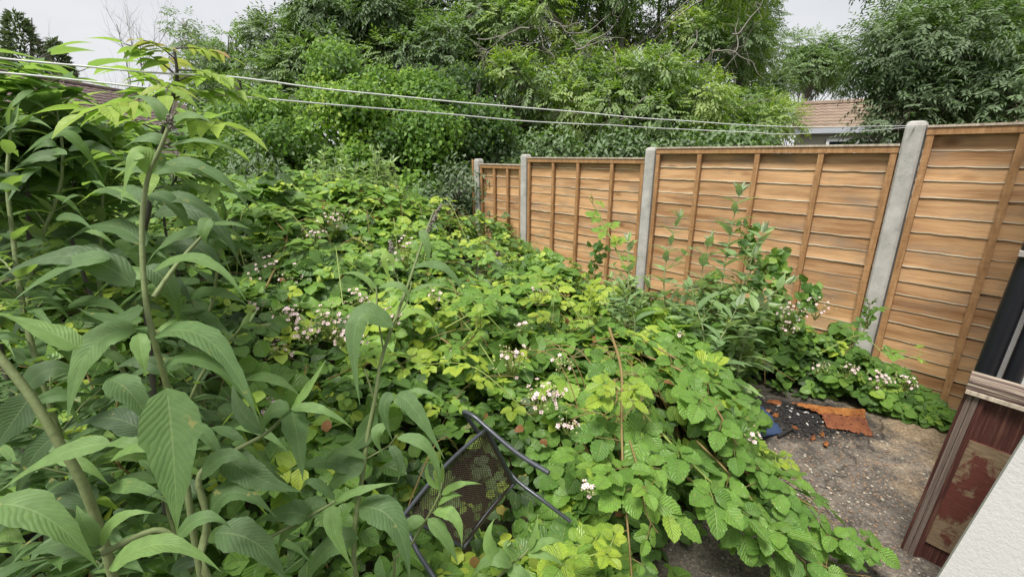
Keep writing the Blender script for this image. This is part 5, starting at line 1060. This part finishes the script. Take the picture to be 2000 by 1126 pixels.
# tree left of the tiled house
tp = P(1570, 300, 13)
cl = regions([(1540,90,1630,150,16.5,17.5,14,.5,.7),(1500,150,1525,270,14,15,9,.4,.5),(1560,130,1650,180,18.5,19.5,10,.5,.7)])
clump_tree('leafy_tree', 'rounded tree beside the gable of the tiled house', 'tree', [(tp[0] * 1.4, tp[1] * 1.45, -.1), (tp[0] * 1.4, tp[1] * 1.45, 2), P(1590, 130, 18)], cl, 'ash_dark', 150, (.12, .045), .28, tint=.6, r0=.1)
# near right ash over the fence
tp = P(1850, 250, 6.4)
cl = regions([(1725,20,1800,130,5.6,6.8,15,.35,.55),(1780,-40,2050,110,5.4,6.8,30,.4,.6),(1710,130,1760,200,5.8,6.6,5,.25,.32),(1760,120,1900,230,5.6,6.8,24,.35,.5),(1880,90,2080,210,5.2,6.6,22,.35,.55),(1690,235,1760,275,6.0,6.8,6,.2,.28),(1700,-260,2100,-60,5.6,7,24,.5,.7)])
clump_tree('ash_tree', 'large dark ash tree at the right overhanging the near fence panel', 'tree', [(tp[0], tp[1], -.1), (tp[0], tp[1], 1.6), P(1870, 100, 6.4), P(1880, -150, 6.3)], cl, 'ash_dark', 185, (.075, .024), .24, tint=.42, tvar=.18, r0=.1, grp='ash trees', limb_r=.02)
# left background
tp = P(420, 300, 11)
cl = regions([(400,80,470,150,10.4,11.4,9,.3,.45),(345,40,400,110,11,12,5,.25,.4),(380,140,480,260,10,11,13,.4,.55),(440,70,500,160,10,11,7,.25,.4)])
clump_tree('leafy_tree', 'small airy tree behind the washing lines, right of the bare tree', 'tree', [(tp[0], tp[1], -.1), (tp[0], tp[1], 2), P(420, 90, 11)], cl, 'ash_dark', 110, (.11, .036), .26, tint=.6, r0=.08)
def conifer(cx_, top_, base_, wpx, D, lab):
    a = P(cx_, base_, D); t_ = P(cx_, top_, D); th = thing('conifer', lab, 'conifer', (a[0], a[1], -.1), 'dark conifers on the skyline'); MB().tube([(a[0], a[1], -.1), a, t_], [.2, .12, .02], 7).build('trunk', M['bark_dark'], th)
    n_ = 5200; f_ = R.uniform(0, 1, n_) ** .75; H = t_[2] - .3; z = t_[2] - H * f_; rr = (wpx * D / F * .5) * np.minimum(1, (t_[2] - z) / (t_[2] - a[2])) ** .7 * R.uniform(.5, 1.08, n_); an = R.uniform(0, 6.28, n_)
    p_ = np.stack([a[0] + np.cos(an) * rr, a[1] + np.sin(an) * rr, z], -1); b = MB(); T_ = np.stack([np.cos(an), np.sin(an), .3 + R.normal(0, .5, n_)], -1)
    leaves(b, T_R, p_, T_, R.normal(0, 1, (n_, 3)) + [0, 0, 1], .38, .09, .3, .5, R.uniform(0, 1, n_)); b.build('crown', M['conifer'], th)
conifer(62, 35, 150, 75, 22, 'broader dark conifer at the left edge of the skyline'); conifer(122, 82, 150, 34, 24, 'slim pointed conifer left of the bare tree')
# bare tree
def bare(px, D):
    a = P(px, 300, D); th = thing('bare_tree', 'leafless grey tree with thin upright twigs against the sky', 'tree', (a[0], a[1], -.1)); b = MB()
    def br(p_, d_, L, r_, k):
        pts = [p_]; d2 = d_
        for _ in range(5): d2 = nrm(d2 + R.normal(0, .12, 3) + [0, 0, .06]); pts.append(pts[-1] + d2 * L / 5)
        b.tube(pts, np.linspace(r_, r_ * .5, 6), 4 if k else 7, False)
        if k < 4:
            for _ in range(4 if k else 6):
                i = R.integers(2, 6); br(pts[i], nrm(d2 + R.normal(0, .5, 3) * [1, .7, .6] + [0, 0, .1]), L * R.uniform(.5, .75), r_ * .45, k + 1)
    br(np.array([a[0], a[1], -.1]), np.array([-.12, 0, 1.]), 3.1, .05, 0); b.build('trunk', M['twig'], th)
bare(262, 13)

# ---------------------------------------------------------------- houses
def gable_house(O, ang, W_, Dp, eave, ridge, wall_mat, tmat, lab, rows, over=.2, win=None):
    e = np.array([math.cos(ang), math.sin(ang), 0]); g_ = np.array([-math.sin(ang), math.cos(ang), 0]); O = np.array([O[0], O[1], 0.]); th = thing('house', lab, 'house', tuple(O))
    q_ = lambda a, b, z: O + e * a + g_ * b + UPV * z
    w_ = MB(); pts = [q_(0, 0, -.1), q_(W_, 0, -.1), q_(W_, Dp, -.1), q_(0, Dp, -.1), q_(0, 0, eave), q_(W_, 0, eave), q_(W_, Dp, eave), q_(0, Dp, eave), q_(0, Dp / 2, ridge - .06), q_(W_, Dp / 2, ridge - .06)]
    w_.add(pts, [(0, 1, 5, 4), (2, 3, 7, 6)]); w_.add(pts, [(1, 2, 6, 9, 5), (3, 0, 4, 8, 7)]); w_.build('wall', M[wall_mat], th)
    rf = MB(); cols = 60
    for sg in (0, 1):
        for r_ in range(rows):
            for_row = []
            t0_, t1_ = r_ / rows, (r_ + 1) / rows
            for t_, dz in ((t0_, .045), (t1_ + .02, .012), (t0_, .0)):
                b0 = -over + (Dp / 2 + over) * t_; z_ = eave - over * (ridge - eave) / (Dp / 2) * (1) + (ridge - eave) * (1 + over / (Dp / 2)) * t_
                if sg: b0 = Dp - b0
                for_row.append([q_(-over + (W_ + 2 * over) * c / cols, b0, z_ + dz + .028 * abs(math.sin(c * math.pi / 2 + .3))) for c in range(cols + 1)])
            V = np.concatenate([np.array(x) for x in for_row]); k = cols + 1; i = np.arange(cols)
            rf.add(V, np.concatenate([np.stack([i, i + 1, i + 1 + k, i + k], -1), np.stack([i + 2 * k, i + 1 + 2 * k, i + 1, i], -1)]))
    rf.build('roof', M[tmat], th)
    MB().tube([q_(-over, Dp / 2, ridge + .05), q_(W_ + over, Dp / 2, ridge + .05)], .1, 8).build('ridge_tiles', M[tmat], th)
    MB().box(q_(W_ / 2, -over * .8, eave - .12), e, g_, UPV, W_ / 2 + over, .05, .075).build('fascia', M['fascia'], th)
    if win:
        a0, a1, z0, z1 = win; fr = MB(); c = q_((a0 + a1) / 2, -.03, (z0 + z1) / 2); hw, hh = (a1 - a0) / 2, (z1 - z0) / 2
        fr.box(c + UPV * (hh - .04), e, g_, UPV, hw, .05, .04); fr.box(c - UPV * (hh - .04), e, g_, UPV, hw, .05, .04)
        for x in (-hw + .04, -.0, hw - .04): fr.box(c + e * x, e, g_, UPV, .04, .048, hh - .08)
        wo = fr.build('window', M['upvc'], th); gl = MB().box(c + g_ * .01, e, g_, UPV, hw - .05, .01, hh - .05); go = gl.build('pane', M['glass'], loc=tuple(O)); go.location = (0, 0, 0); go.parent = wo
    return th
gable_house((.596 * 15 + .15, 15), math.radians(-30), 6, 4.2, 2.55, 3.36, 'cream', 'tiles', 'house with clay tiled roof and white window behind the fence', 8, win=(.75, 2.3, 1.2, 2.2))
gable_house((-13.6, 14.0), math.radians(90), 10, 6.5, 2.75, 4.3, 'pink', 'tiles_dark', 'bungalow with brown tiled roof behind the left hand leaves', 12)
